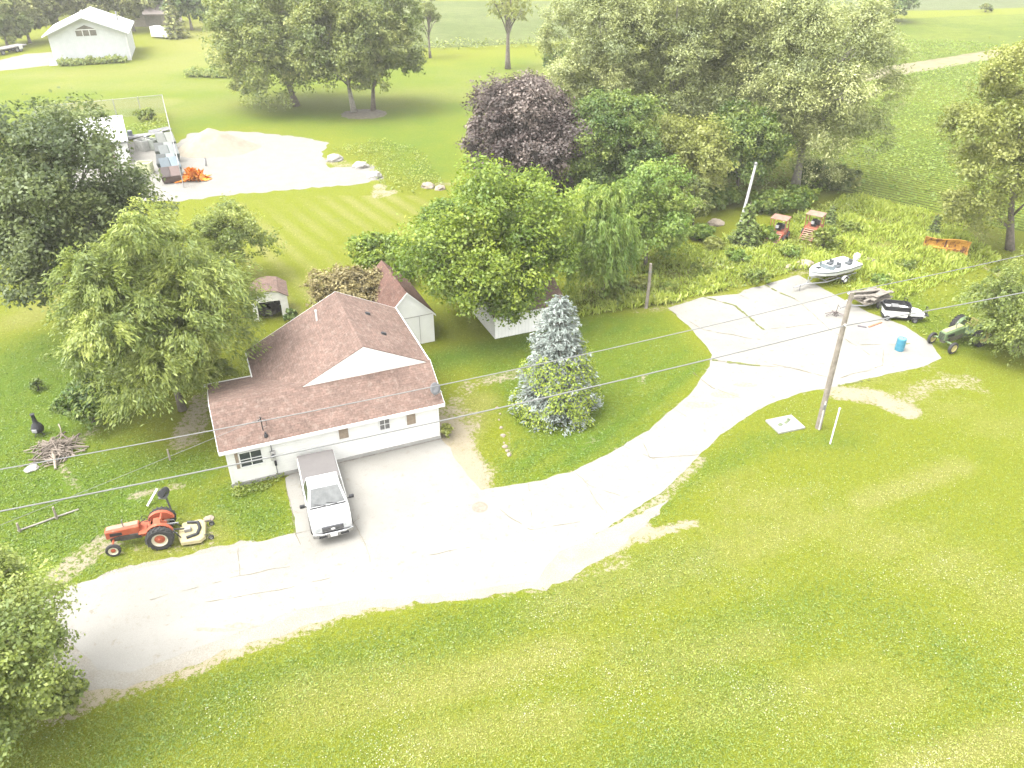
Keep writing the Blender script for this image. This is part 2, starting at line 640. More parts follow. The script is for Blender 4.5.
CONC = concrete_mat()
GRAV = gravel_mat('pale_gravel', (.212, .194, .160), (.234, .222, .192))
tag(sheet('gravel', rough_outline([p[:2] for p in P(*GRAV_PX)], .3, .28, 3), .004, GRAV), kind='structure')
drive = tag(sheet('driveway', rough_outline(DRIVE, .35, .10, 1), .008, CONC), kind='structure')
tag(sheet('gravel_yard', rough_outline(YARD, .6, .5, 4), .004, gravel_mat('white_gravel', (.190, .183, .163), (.215, .206, .184), .6)), kind='structure')
tag(sheet('gravel_road', rough_outline([p[:2] for p in P(*ROAD_PX)], 1.0, .5, 5), .004, GRAV), kind='structure')

def ribbon(mb, px, w0, z, seed=0, step=.18, gap=0.0):
    """thin ragged strip lying along a traced line"""
    pts = [G(x, y) for x, y in px]
    path = []
    for a, b in zip(pts[:-1], pts[1:]):
        k = max(1, int((b - a).length / step))
        path += [a.lerp(b, j / k) for j in range(k)]
    path.append(pts[-1])
    prev = None
    for i, p in enumerate(path):
        d = (path[min(i + 1, len(path) - 1)] - path[max(i - 1, 0)]).normalized()
        nn = Vector((-d.y, d.x, 0))
        q = p + nn * (.10 * noise.noise((p.x * .9, p.y * .9, seed)) + .03 * noise.noise((p.x * 5, p.y * 5, seed)))
        wd = w0 * max(.15, .6 + .9 * noise.noise((p.x * 2.3, p.y * 2.3, seed + 9)))
        cur = ((q + nn * wd / 2)[:2], (q - nn * wd / 2)[:2])
        if prev and not (gap and noise.noise((p.x * 1.7, p.y * 1.7, seed + 3)) < gap - .5):
            mb.add([(*prev[0], z), (*prev[1], z), (*cur[1], z), (*cur[0], z)], [(0, 1, 2, 3)])
        prev = cur

CRACKS = [[(285, 478), (296, 533), (300, 545)], [(352, 520), (366, 545), (371, 562)], [(528, 484), (533, 520)],
          [(575, 473), (590, 485), (620, 496)], [(585, 483), (603, 510)], [(622, 445), (655, 460)], [(668, 405), (686, 417)],
          [(712, 360), (760, 366), (790, 368), (830, 378)], [(690, 370), (712, 388), (740, 398)],
          [(238, 548), (240, 575)], [(150, 600), (230, 578), (290, 566)],
          [(205, 602), (290, 588), (330, 578)], [(764, 285), (800, 302), (830, 330), (870, 355)], [(704, 297), (735, 306), (764, 330)],
          [(738, 294), (756, 303)], [(764, 330), (818, 324)], [(840, 378), (883, 366), (883, 350)], [(860, 345), (910, 344)],
          [(764, 362), (820, 375)], [(500, 510), (530, 530), (580, 522)], [(410, 506), (432, 502)], [(430, 555), (470, 548)],
          [(296, 533), (350, 525), (360, 519)], [(672, 312), (704, 330), (760, 340)], [(640, 437), (650, 458), (700, 455)]]
ck = MB()
for i, c in enumerate(CRACKS):
    ribbon(ck, c, .065 if sum(q[0] for q in c) / len(c) > 690 else .034, .018 + .0003 * i, i, gap=.2)
ck.build('crack', mat('crack_dirt', (.105, .09, .062), .95, var=.3), drive)
cg = MB()
for i, c in enumerate([CRACKS[13], [(735, 306), (764, 330)], [(860, 345), (910, 344)], [(764, 285), (800, 302)], [(712, 360), (760, 366)], [(838, 386), (870, 380)]]):
    ribbon(cg, c, .26, .028 + .0003 * i, i + 40, gap=.42)
cg.build('weed_strip', mat('crack_weeds', (.115, .125, .035), .95, var=.5, vs=9), drive)
st = MB()
for i, (x, y, a, b) in enumerate([(480, 507, .32, .14), (215, 630, .9, .10), (700, 405, 1.1, .35), (240, 626, .8, .12), (725, 395, .9, .4), (745, 385, .8, .3)]):
    p = G(x, y)
    rg = rough_outline([(p.x + a * math.cos(k * .524), p.y + b * math.sin(k * .524)) for k in range(12)], .1, .12, i)
    st.add([(*q, .0095 + .0012 * i) for q in rg], [tuple(range(len(rg)))])
st.build('stain', mat('rust_stain', (.255, .215, .17), .95, var=.25, vs=6), drive)

def field_mat(name, a, b, rowdir, pitch):
    t = NT(name)
    wv = t.n('ShaderNodeTexWave', wave_type='BANDS', bands_direction='X', wave_profile='SIN')
    mp = t.n('ShaderNodeMapping')
    t.l(t.tc(), mp.inputs['Vector'])
    mp.inputs['Rotation'].default_value = (0, 0, -rowdir + math.pi / 2)
    t.l(mp.outputs[0], wv.inputs['Vector'])
    wv.inputs['Scale'].default_value = .314 / pitch
    wv.inputs['Distortion'].default_value = 1.5
    wv.inputs['Detail'].default_value = 3
    n1, n2, n3 = t.noise(.06, 4), t.noise(4.5, 4, .7), t.noise(.5, 4)
    c = t.mix(t.ramp(n1, .35, .65), a, b)
    c = t.scale_col(c, t.ramp(n2, .25, .75, .6, 1.35))
    c = t.scale_col(c, t.ramp(wv.outputs['Fac'], 0, 1, .55, 1.18))
    c = t.scale_col(c, t.ramp(n3, .2, .8, .85, 1.15))
    t.bump(n2, .8, .2)
    return t.fin(c, .95, 0, .08, GK)

ROWD = AZ(G(870, 196), G(967, 219))
tag(sheet('bean_field', rough_outline(FIELD, 1.5, .6, 8), .004, field_mat('bean_rows', (.092, .128, .014), (.125, .155, .018), ROWD, .76)), kind='structure')
tag(sheet('dirt_track', rough_outline([p[:2] for p in P(*TRACK_PX)], 1.2, .35, 9), .010, mat('track_earth', (.165,.145,.078), .95, var=.25, vs=.6, col2=(.13, .14, .04), amt=.4, s2=.5)), kind='structure')
tag(sheet('corn_field', [p[:2] for p in P(*CORN_PX)], .004, field_mat('corn_rows', (.092,.118,.034),(.120,.142,.046), .05, .9)), kind='structure')
tag(sheet('far_field', [p[:2] for p in P(*FARF_PX)], .010, field_mat('far_rows', (.10,.122,.05),(.115,.135,.06), .1, .9)), kind='structure')
# ------------------------------------------------------------------ foliage
def leaf_mat(name, dark, light, pale=None, trans=.45, gloss=.03):
    m = bpy.data.materials.new(name)
    m.use_nodes = True
    t = m.node_tree
    t.nodes.remove(t.nodes['Principled BSDF'])
    N = t.nodes.new
    at = N('ShaderNodeAttribute')
    at.attribute_name = 'tone'
    cr = N('ShaderNodeValToRGB')
    e = cr.color_ramp.elements
    e[0].position, e[0].color = .1, (*dark, 1)
    e[1].position, e[1].color = (.78 if pale else .95), (*light, 1)
    if pale:  # palest stop: glints on leaves and blades put into the colour
        q = e.new(1.0)
        q.color = (*pale, 1)
    t.links.new(at.outputs['Fac'], cr.inputs[0])
    df, tr, gl = N('ShaderNodeBsdfDiffuse'), N('ShaderNodeBsdfTranslucent'), N('ShaderNodeBsdfGlossy')
    gl.inputs['Roughness'].default_value = .5
    gl.inputs['Color'].default_value = (.9, .95, .9, 1)
    for s in (df, tr):
        t.links.new(cr.outputs[0], s.inputs['Color'])
    m1, m2 = N('ShaderNodeMixShader'), N('ShaderNodeMixShader')
    m1.inputs[0].default_value, m2.inputs[0].default_value = trans, gloss
    t.links.new(df.outputs[0], m1.inputs[1])
    t.links.new(tr.outputs[0], m1.inputs[2])
    t.links.new(m1.outputs[0], m2.inputs[1])
    t.links.new(gl.outputs[0], m2.inputs[2])
    t.links.new(m2.outputs[0], t.nodes['Material Output'].inputs[0])
    return m

LM = dict(
    elm=leaf_mat('elm_leaves', (0.109, 0.151, 0.026), (0.260, 0.300, 0.057), (0.343, 0.369, 0.093)),
    maple=leaf_mat('maple_leaves', (.048, .070, .018), (.140, .172, .048), (.26, .29, .11)),
    bright=leaf_mat('bright_leaves', (.085, .145, .009), (.205, .265, .020), (.34, .39, .045)),
    purple=leaf_mat('purple_leaves', (0.044, 0.029, 0.028), (0.140, 0.106, 0.091), (0.238, 0.194, 0.162), .2),
    round_=leaf_mat('dark_green_leaves', (0.056, 0.107, 0.017), (0.155, 0.205, 0.030), (0.263, 0.304, 0.057)),
    willow=leaf_mat('silver_leaves', (0.106, 0.131, 0.032), (0.297, 0.319, 0.097), (0.458, 0.462, 0.202), .3, .05),
    far=leaf_mat('distant_leaves', (0.096, 0.131, 0.027), (0.224, 0.249, 0.057), (0.377, 0.377, 0.114)),
    pine=leaf_mat('pine_needles', (0.073, 0.088, 0.024), (0.177, 0.186, 0.050), (0.298, 0.293, 0.100), .15),
    blue=leaf_mat('blue_needles', (.095, .120, .100), (.200, .228, .205), (.38, .40, .37), .12),
    yellow=leaf_mat('yellow_green_leaves', (0.160, 0.183, 0.032), (0.282, 0.298, 0.067), (0.417, 0.421, 0.143)),
    cedar=leaf_mat('cedar_needles', (0.061, 0.105, 0.020), (0.131, 0.173, 0.036), (0.183, 0.220, 0.057), .15),
    redbush=leaf_mat('bronze_leaves', (0.140, 0.110, 0.044), (0.234, 0.194, 0.079), (0.367, 0.304, 0.135), .2),
    fresh=leaf_mat('fresh_leaves', (0.110, 0.187, 0.026), (0.229, 0.293, 0.043), (0.367, 0.419, 0.086)),
    weeds=leaf_mat('weed_leaves', (0.110, 0.161, 0.020), (0.206, 0.236, 0.032), (0.343, 0.325, 0.079)),
    straw=leaf_mat('tall_grass_blades', (.200, .265, .026), (.36, .41, .060), (.52, .50, .15)),
    bean=leaf_mat('bean_leaves', (0.088, 0.154, 0.018), (0.172, 0.225, 0.027), (0.252, 0.293, 0.050)),
)
BARK = mat('grey_bark', (.16, .135, .11), .95, var=.35, vs=4, bump=.5)
PALEBARK = mat('pale_bark', (.27, .25, .21), .95, var=.35, vs=4, bump=.5)


def unit(a):
    return a / (np.linalg.norm(a, axis=-1, keepdims=True) + 1e-9)


def leaves(name, C, N, size, m, parent, tone, along=None, aspect=.6, rng=NR):
    n = len(C)
    size = np.broadcast_to(np.asarray(size, float), (n,)) * rng.uniform(.5, 1.5, n)
    N = unit(N)
    if along is None:
        along = rng.normal(size=(n, 3))
    A = along - N * np.sum(along * N, 1, keepdims=True)
    A = unit(A)
    B = np.cross(N, A)
    l, w_ = size[:, None] * .5, size[:, None] * .5 * aspect
    V = np.empty((n, 4, 3))
    V[:, 0] = C - A * l
    V[:, 1] = C + B * w_ + N * w_ * .25
    V[:, 2] = C + A * l
    V[:, 3] = C - B * w_ + N * w_ * .25
    F = np.arange(n * 4).reshape(n, 4)
    return npmesh(name, V.reshape(-1, 3), F, m, parent, {'tone': np.repeat(np.clip(tone, 0, 1), 4)})


def fib(n, zmin, rng):
    d = []
    k = int(n * 2 / (1 - zmin)) + 1
    off = rng.uniform(0, 6.28)
    for i in range(k):
        z = 1 - 2 * (i + .5) / k
        if z < zmin:
            continue
        a = i * 2.39996 + off
        r = math.sqrt(max(0, 1 - z * z))
        d.append((r * math.cos(a), r * math.sin(a), z))
    return np.array(d)


def crown_points(rng, h, rad, zb, nl=22, lr=.40, sub=34, k=24, rc=.16, droop=0.0, flat=.85, zmin=-.6, core=.3, egg=0.0):
    """lobes -> twigs -> leaves; returns leaf centres, normals, tone, along and the lobe centres"""
    cz, rz = (zb + h) / 2, (h - zb) / 2
    D = fib(nl, zmin, rng) + rng.normal(0, .10, (1, 3))
    D = unit(D + rng.normal(0, .16, D.shape))
    f = 1 - lr * rng.uniform(.45, 1.3, (len(D), 1))
    rr = rad * (1 - egg * D[:, 2:3])
    L = D * f * np.concatenate([rr, rr, np.full_like(rr, rz)], 1) + (0, 0, cz)
    LR = rng.uniform(.6, 1.2, len(L)) * lr * min(rad, rz * 1.25)
    ni = int(len(L) * core)
    Li = unit(rng.normal(size=(ni, 3))) * rng.uniform(.1, .45, (ni, 1)) * (rad, rad, rz) + (0, 0, cz)
    L = np.concatenate([L, Li])
    LR = np.concatenate([LR, np.full(ni, lr * rad * .9)])
    lobetone = rng.uniform(-.06, .46, len(L))
    Cs, Ns, Ts, As = [], [], [], []
    for c, r, lt in zip(L, LR, lobetone):
        d = unit(rng.normal(size=(sub, 3)) + (0, 0, .35))
        tw = c + d * r * rng.uniform(.45, 1.05, (sub, 1)) * (1, 1, flat)
        tt = lt + rng.uniform(-.12, .30, sub)
        kk = rng.integers(int(k * .5), int(k * 1.5), sub)
        i = np.repeat(np.arange(sub), kk)
        o = rng.normal(size=(len(i), 3)) * r * rc * (1, 1, .8)
        out = d[i] * (1, 1, .3)
        if droop:
            s = np.abs(rng.normal(size=(len(i), 1))) * r * .35
            o = o * .6 + out * s * .7 + (0, 0, -1) * s * droop
        Cs.append(tw[i] + o)
        Ns.append(d[i] * .55 + (0, 0, .55) + rng.normal(0, .5, (len(i), 3)))
        Ts.append(tt[i] + rng.uniform(-.13, .38, len(i)))
        As.append(out + (0, 0, -droop) + rng.normal(0, .3, (len(i), 3)))
    return np.concatenate(Cs), np.concatenate(Ns), np.concatenate(Ts), np.concatenate(As), L


def woody(rng, h, zb, rad, L, tr, name, parent, m, lean=(0, 0), n_limb=12, fork=.45):
    mb = MB()
    top = zb + (h - zb) * fork
    pts = []
    for i in range(7):
        q = i / 6
        pts.append((lean[0] * q + .12 * tr * math.sin(q * 5 + tr * 9), lean[1] * q + .12 * tr * math.cos(q * 4), -.05 + top * q))
    rr = [tr * 1.35, tr * 1.02] + [tr * (1 - .65 * i / 6) for i in range(2, 7)]
    mb.tube(pts, rr, 10)
    sel = rng.permutation(len(L))[:n_limb]
    for j in sel:
        c = Vector(L[j])
        z0 = min(top * .97, max(zb * .75, c.z * rng.uniform(.4, .7)))
        q = z0 / top
        s = Vector((lean[0] * q, lean[1] * q, z0))
        mid = s.lerp(c, .5) + Vector((0, 0, .08 * rad))
        r0 = tr * (.55 - .3 * q)
        mb.tube([s, s.lerp(mid, .5) + Vector((0, 0, .04 * rad)), mid, c], [r0, r0 * .75, r0 * .55, r0 * .18], 6)
        for _ in range(2):
            e = c + Vector(rng.normal(size=3)) * rad * .16
            mb.tube([mid, mid.lerp(e, .55) + Vector((0, 0, .03 * rad)), e], [r0 * .4, r0 * .28, r0 * .08], 5)
    return mb.build(name, m, parent, smooth=True)


def tree(name, label, base, ty, rad, style, zb=.25, tr=.22, seed=1, leaf=.24, cat='tree', group=None, bark=None, h=None, trunks=1, lean=(0, 0), n_limb=12, asp=.6, **kw):
    rng = np.random.default_rng(seed)
    p = G(*base)
    leaf, kw['k'] = leaf * .67, int(kw.get('k', 24) * 2.1)
    h = h or HG(base[0], base[1], ty)
    o = thing(name, label, cat, p, 0, group)
    C, N, T, A, L = crown_points(rng, h, rad, zb * h, **kw)
    if lean != (0, 0):
        C[:, :2] += np.array(lean)
        L[:, :2] += np.array(lean)
    for k in range(trunks):
        off = (0, 0) if trunks == 1 else (.6 * math.cos(k * 2.4 + seed), .4 * math.sin(k * 2.4 + seed))
        t_ = woody(rng, h, zb * h, rad, L, tr * (1 if k == 0 else .8), 'trunk', o, bark or BARK, lean, n_limb)
        t_.location = (*off, 0)
    leaves('crown', C, N, leaf, LM[style], o, T, A if kw.get('droop') or asp < .5 else None, asp, rng)
    return o


def shrub(name, label, base, h, rad, style, seed=1, leaf=.16, cat='shrub', group=None, nl=9, sub=20, k=16, ry=None, rz=0, z=0, **kw):
    rng = np.random.default_rng(seed)
    p = G(*base)
    o = thing(name, label, cat, p, rz, group)
    C, N, T, A, L = crown_points(rng, h, rad, .02 * h, nl=nl, lr=.42, sub=sub, k=k, zmin=-.45, **kw)
    if ry:
        C[:, 1] *= ry / rad
    C[:, 2] = np.maximum(C[:, 2], .03)
    mb = MB()
    for j in range(min(6, len(L))):
        c = Vector(L[j])
        if ry:
            c.y *= ry / rad
        mb.tube([(c.x * .1, c.y * .1, -.03), (c.x * .4, c.y * .4, c.z * .55), c], [.035, .025, .01], 5)
    mb.build('stem', BARK, o, smooth=True)
    leaves('foliage', C, N, leaf, LM[style], o, T, None, .6, rng)
    return o


def conifer(name, label, base, h, rad, style, seed=1, cat='tree', tiers=26, per=13, k=46, leaf=.22, droop=.25, zb=.04, tr=.2, group=None, power=.85, asp=.32):
    rng = np.random.default_rng(seed)
    o = thing(name, label, cat, G(*base), 0, group)
    tb = MB().tube([(0, 0, -.05), (0, 0, h * .5), (0, 0, h * .99)], [tr, tr * .6, .02], 8)
    Cs, Ns, Ts, As = [], [], [], []
    for i in range(tiers):
        q = (i + rng.uniform(-.3, .3)) / tiers
        q = min(max(q, 0), .985)
        z = h * (zb + (1 - zb) * q)
        r = rad * (1 - q) ** power + .10
        m_ = max(4, int(per * (r / rad) ** .6))
        a0 = rng.uniform(0, 6.28)
        for j in range(m_):
            a = a0 + 6.283 * j / m_ + rng.uniform(-.25, .25)
            l = r * rng.uniform(.72, 1.12)
            d = np.array([math.cos(a), math.sin(a), 0])
            tip = np.array([0, 0, z]) + d * l + np.array([0, 0, l * (.18 - droop) + rng.uniform(-.1, .1)])
            tb.tube([(0, 0, z), tuple(tip)], [.035 * (1 - q) + .012, .006], 4)
            kk = int(k * (.35 + .65 * l / rad))
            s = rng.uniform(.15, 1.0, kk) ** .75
            side = np.array([-d[1], d[0], 0])
            wd = l * .24 * (1.15 - s)
            base_ = np.array([0, 0, z])
            C = base_ + (tip - base_) * s[:, None] + side * (rng.normal(size=kk) * wd)[:, None] + np.array([0, 0, 1]) * (rng.normal(size=kk) * .06 * r - .04)[:, None]
            Cs.append(C)
            Ns.append(np.array([0, 0, .8]) + d * .3 + rng.normal(0, .4, (kk, 3)))
            As.append(d + side * rng.normal(0, .6, (kk, 1)) + (0, 0, .1))
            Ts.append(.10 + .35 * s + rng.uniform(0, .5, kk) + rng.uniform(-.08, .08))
    tb.build('trunk', BARK, o)
    leaves('crown', np.concatenate(Cs), np.concatenate(Ns), leaf, LM[style], o, np.concatenate(Ts), np.concatenate(As), asp, rng)
    return o


def patch_leaves(name, px_poly, per_m2, hmin, hmax, style, size, kind='stuff', avoid=None, seed=3, upright=False):
    """leafy ground cover over a traced area"""
    rng = np.random.default_rng(seed)
    poly = [tuple(p[:2]) for p in P(*px_poly)]
    xs, ys = [p[0] for p in poly], [p[1] for p in poly]
    n = int((max(xs) - min(xs)) * (max(ys) - min(ys)) * per_m2)
    X, Y = rng.uniform(min(xs), max(xs), n), rng.uniform(min(ys), max(ys), n)
    kx = inpoly(X, Y, poly)
    for a in avoid or []:
        kx &= ~inpoly(X, Y, a)
    X, Y = X[kx], Y[kx]
    hn = np.array([noise.noise((x * .35, y * .35, seed)) + .5 * noise.noise((x * 1.3, y * 1.3, seed)) for x, y in zip(X, Y)])
    k2 = rng.uniform(-.9, .7, len(X)) < hn + .25
    X, Y, hn = X[k2], Y[k2], hn[k2]
    hh = hmin + (hmax - hmin) * np.clip(.5 + hn * .8, 0, 1)
    Z = hh * rng.uniform(.25, 1, len(X))
    C = np.stack([X, Y, Z], 1)
    N = np.stack([rng.normal(0, .5, len(X)), rng.normal(0, .5, len(X)), np.full(len(X), .8)], 1)
    T = np.clip(.25 + .3 * hn + rng.uniform(-.1, .5, len(X)), 0, 1)
    if upright:
        C[:, 2] = hh * .45
        N = np.stack([rng.normal(0, 1, len(X)), rng.normal(0, 1, len(X)), np.full(len(X), .5)], 1)
        al = np.stack([rng.normal(0, .35, len(X)), rng.normal(0, .35, len(X)), np.ones(len(X))], 1)
        return tag(leaves(name, C, N, hh * 1.0, LM[style], None, T, al, .22, rng), kind=kind)
    return tag(leaves(name, C, N, size, LM[style], None, T, None, .5, rng), kind=kind)


def hedge(name, label, a, b, width, h, style, seed=1, leaf=.3, n=4200, cat='hedge'):
    """clipped leafy strip between two ground spots"""
    rng = np.random.default_rng(seed)
    A, B = G(*a), G(*b)
    L2 = (B - A).length
    o = thing(name, label, cat, (A + B) / 2, AZ(A, B))
    x = rng.uniform(-L2 / 2, L2 / 2, n)
    top = h * np.array([.8 + .45 * noise.noise((q * .9, seed, 0)) + .35 * noise.noise((q * 2.6, seed, 4)) for q in x])
    y = rng.normal(0, width * .33, n)
    z = top * rng.uniform(.1, 1, n) ** .6 * rng.uniform(.75, 1.35, n)
    leaves('foliage', np.stack([x, y, z], 1), np.stack([rng.normal(0, .7, n), y / width - .2 + rng.normal(0, .5, n), np.full(n, .7)], 1), leaf, LM[style], o, rng.uniform(0, .9, n), None, .6, rng)
    for q in np.linspace(-L2 / 2 + .3, L2 / 2 - .3, max(3, int(L2 / 1.2))):
        MB().tube([(q, 0, -.03), (q + .05, .03, h * .6)], .03, 5).build('stem', BARK, o)
    return o
# ------------------------------------------------------------------ building materials
def shingle_mat(name, a, b, c):
    t = NT(name)
    br = t.n('ShaderNodeTexBrick')
    uv = t.n('ShaderNodeUVMap')
    t.l(uv.outputs[0], br.inputs['Vector'])
    br.offset = .5
    br.inputs['Scale'].default_value = 1.0
    br.inputs['Brick Width'].default_value = .30
    br.inputs['Row Height'].default_value = .14
    br.inputs['Mortar Size'].default_value = .006
    br.inputs['Bias'].default_value = -.1
    br.inputs['Color1'].default_value = (*a, 1)
    br.inputs['Color2'].default_value = (*b, 1)
    br.inputs['Mortar'].default_value = (*[q * .55 for q in a], 1)
    n1, n2, n3 = t.noise(.6, 4), t.noise(9, 4, .7), t.noise(3.2, 5, .7)
    col = t.mix(t.ramp(n3, .50, .68), br.outputs['Color'], c)
    col = t.scale_col(col, t.ramp(n2, .2, .8, .72, 1.28))
    col = t.scale_col(col, t.ramp(n1, .25, .75, .88, 1.12))
    t.bump(n2, .4, .02)
    return t.fin(col, .95, 0, .1, GK)

SHING = shingle_mat('brown_shingles', (.168, .113, .092), (.118, .083, .069), (.185, .138, .114))
SHED_SH = shingle_mat('dark_shingles', (.14, .08, .063), (.105, .063, .052), (.155, .105, .085))
WHITE = mat('white_paint', (.56, .555, .53), .6, var=.05, vs=1.2, bump=.08, k=1)
TRIM = mat('white_trim', (.50, .495, .475), .5, var=.05, bump=0, k=1)
GLASS = mat('dark_glass', (.03, .035, .04), .08, var=.1, bump=0, spec=.6)
BOARD = mat('tan_board', (.26, .205, .15), .8, var=.2, vs=5)
METAL = mat('grey_metal', (.28, .28, .28), .5, .6, var=.15)
DARK = mat('black_plastic', (.018, .018, .02), .5, var=.3)
RUBBER = mat('tyre_rubber', (.028, .027, .026), .9, var=.3, vs=8)
WOOD = mat('weathered_wood', (.27, .235, .19), .9, var=.3, vs=6, bump=.4)
CONCB = mat('concrete_block', (.30, .293, .27), .9, var=.1, vs=2)
NOGRASS = []


def siding_mat(name, col, dark, pitch, axis='Z', depth=.5):
    t = NT(name)
    wv = t.n('ShaderNodeTexWave', wave_type='BANDS', bands_direction=axis, wave_profile='SAW')
    t.l(t.tc(), wv.inputs['Vector'])
    wv.inputs['Scale'].default_value = .314 / pitch
    n1 = t.noise(1.1, 5, .65)
    c = t.scale_col(col, t.ramp(n1, .25, .75, .93, 1.05))
    c = t.scale_col(c, t.ramp(wv.outputs['Fac'], 0, .12, dark, 1))
    t.bump(wv.outputs['Fac'], depth, .02)
    return t.fin(c, .6, 0, .3)

SIDING = siding_mat('white_siding', (.55, .545, .515), .82, .15)
RIBBED = siding_mat('white_ribbed_metal', (.40, .41, .405), .86, .30, 'X')


def uv_roof(o, rot=0):
    """shingle courses run level: u along the level line of each face, v up its slope"""
    me = o.data
    uv = me.uv_layers.new(name='UVMap')
    for p in me.polygons:
        nrm = p.normal
        lv = Vector((-nrm.y, nrm.x, 0))
        lv = lv.normalized() if lv.length > .05 else Vector((1, 0, 0))
        up = nrm.cross(lv)
        for li in p.loop_indices:
            co = me.vertices[me.loops[li].vertex_index].co
            uv.data[li].uv = (co.dot(lv) + 50, co.dot(up) + 50)
    return o


def window(parent, plane, a, z, wd, hg, m_pane=None, bars=(1, 1), out=-1):
    """plane: 'y'-facing wall at given offset; frame stands proud, pane sits behind it"""
    y = plane
    t = .05
    fr = MB()
    for sx in (-1, 1):
        fr.box(a + sx * (wd / 2 - t / 2), y + out * .03, z, t, .06, hg)
    for sz in (-1, 1):
        fr.box(a, y + out * .03, z + sz * (hg / 2 - t / 2), wd - 2 * t, .06, t)
    for i in range(1, bars[0] + 1):
        fr.box(a - wd / 2 + wd * i / (bars[0] + 1), y + out * .025, z, .035, .045, hg - 2 * t)
    for i in range(1, bars[1] + 1):
        fr.box(a, y + out * .026, z - hg / 2 + hg * i / (bars[1] + 1), wd - 2 * t, .04, .03)
    w_ = MB().box(a, y + out * .006, z, wd - .01, .012, hg - .01).build('window', m_pane or GLASS, parent)
    fr.build('frame', TRIM, w_)
    return w_


# ------------------------------------------------------------------ the house
HAZ = .391
HO = (-14.337, 31.655)
house = thing('house', 'white house with long brown shingle roof and a white gable triangle facing the driveway', 'house', (*HO, 0), HAZ)
L_, ze, og, oe, Yr, zr, Yb, zb_, xm, zm, xr, ze2, xl, ze3, Yg, Ye = 11.15, 2.48, .275, .32, 2.08, 3.94, 6.23, 2.68, 7.83, 5.60, 11.40, 3.83, 2.145, 2.742, 1.98, 9.24
hc, hsn = math.cos(HAZ), math.sin(HAZ)
def HW(a, b):
    return (HO[0] + a * hc - b * hsn, HO[1] + a * hsn + b * hc)
NOGRASS.append([HW(-.1, -.1), HW(L_ + .1, -.1), HW(L_ + .1, Ye), HW(2, Ye), HW(2, Yb), HW(-.1, Yb)])

def wallspot(px, py):
    """spot of the front wall seen at a pixel -> (along, height)"""
    d = Vector(((px - 512), FPX * CP - (py - 384) * SP, -FPX * SP - (py - 384) * CP))
    n = Vector((-hsn, hc, 0))
    o = Vector((HO[0], HO[1], 0)) - Vector((0, 0, CAMH))
    t = o.dot(n) / d.dot(n)
    q = Vector((0, 0, CAMH)) + d * t - Vector((HO[0], HO[1], 0))
    return q.x * hc + q.y * hsn, q.z

sf = (zr - ze) / (Yr + oe)          # front roof slope
bk = (zr - zb_) / (Yb - Yr)
zw = ze + sf * oe                   # wall top at the front
wl = MB()
yb_in = Yb - .25
zbk = zr - bk * (yb_in - Yr)
# front wing: side walls follow the two roof slopes
sec = [(0, 0), (0, zw - .10), (Yr, zr - .12), (yb_in, zbk - .10), (yb_in, 0)]
wl.add([(0, y, z) for y, z in sec] + [(L_, y, z) for y, z in sec],
       [(0, 1, 2, 3, 4), (9, 8, 7, 6, 5), (0, 5, 6, 1), (3, 8, 9, 4)])
wl.build('wall', SIDING, house)
# main block behind
wm = MB()
x0m, x1m = xl + .3, L_
sm = (zm - ze2) / (xr - xm)
sl_ = (zm - ze3) / (xm - xl)
g2 = [(x0m, 0), (x0m, zm - sl_ * (xm - x0m) - .1), (xm, zm - .1), (x1m, zm - sm * (x1m - xm) - .1), (x1m, 0)]
wm.add([(x, yb_in + .01, z) for x, z in g2] + [(x, Ye - .3, z) for x, z in g2], [(4, 3, 2, 1, 0), (5, 6, 7, 8, 9), (0, 1, 6, 5), (3, 4, 9, 8)])
wm.build('wall', SIDING, house)
# white gable triangle above the front roof
gz = zr - .25
gb = MB()
tri = [(xm - (zm - gz) / sl_, gz), (xm, zm - .05), (min(xr - .03, xm + (zm - gz) / sm), zm - sm * (min(xr - .03, xm + (zm - gz) / sm) - xm) - .05), (xr - .05, gz - .0)]
gb.prism(tri, Yg - .004, Yg + .10)
gb.build('gable', SIDING, house)
# roofs
th = .14
rf = MB()
xL, xR = -og, L_ + og
rf.slab([(xL, -oe, ze), (xR, -oe, ze), (xR, Yr, zr), (xL, Yr, zr)], th)
rf.slab([(xL, Yr, zr), (4.5, Yr, zr), (4.5, Yb, zb_), (xL, Yb, zb_)], th)
uv_roof(rf.build('roof', SHING, house))
rm = MB()
zl0 = zm - sl_ * (xm - xl)
rm.slab([(xl, Ye, zl0), (xl, Yb - .6, zl0), (xm - (zm - zr) / sl_ - .35, Yg, zm - sl_ * ((zm - zr) / sl_ + .35)), (xm, Yg, zm), (xm, Ye, zm)], th)
rm.slab([(xm, Ye, zm), (xm, Yg, zm), (xr, Yg, ze2), (xr, Ye, ze2)], th)
mainroof = uv_roof(rm.build('roof', SHING, house))
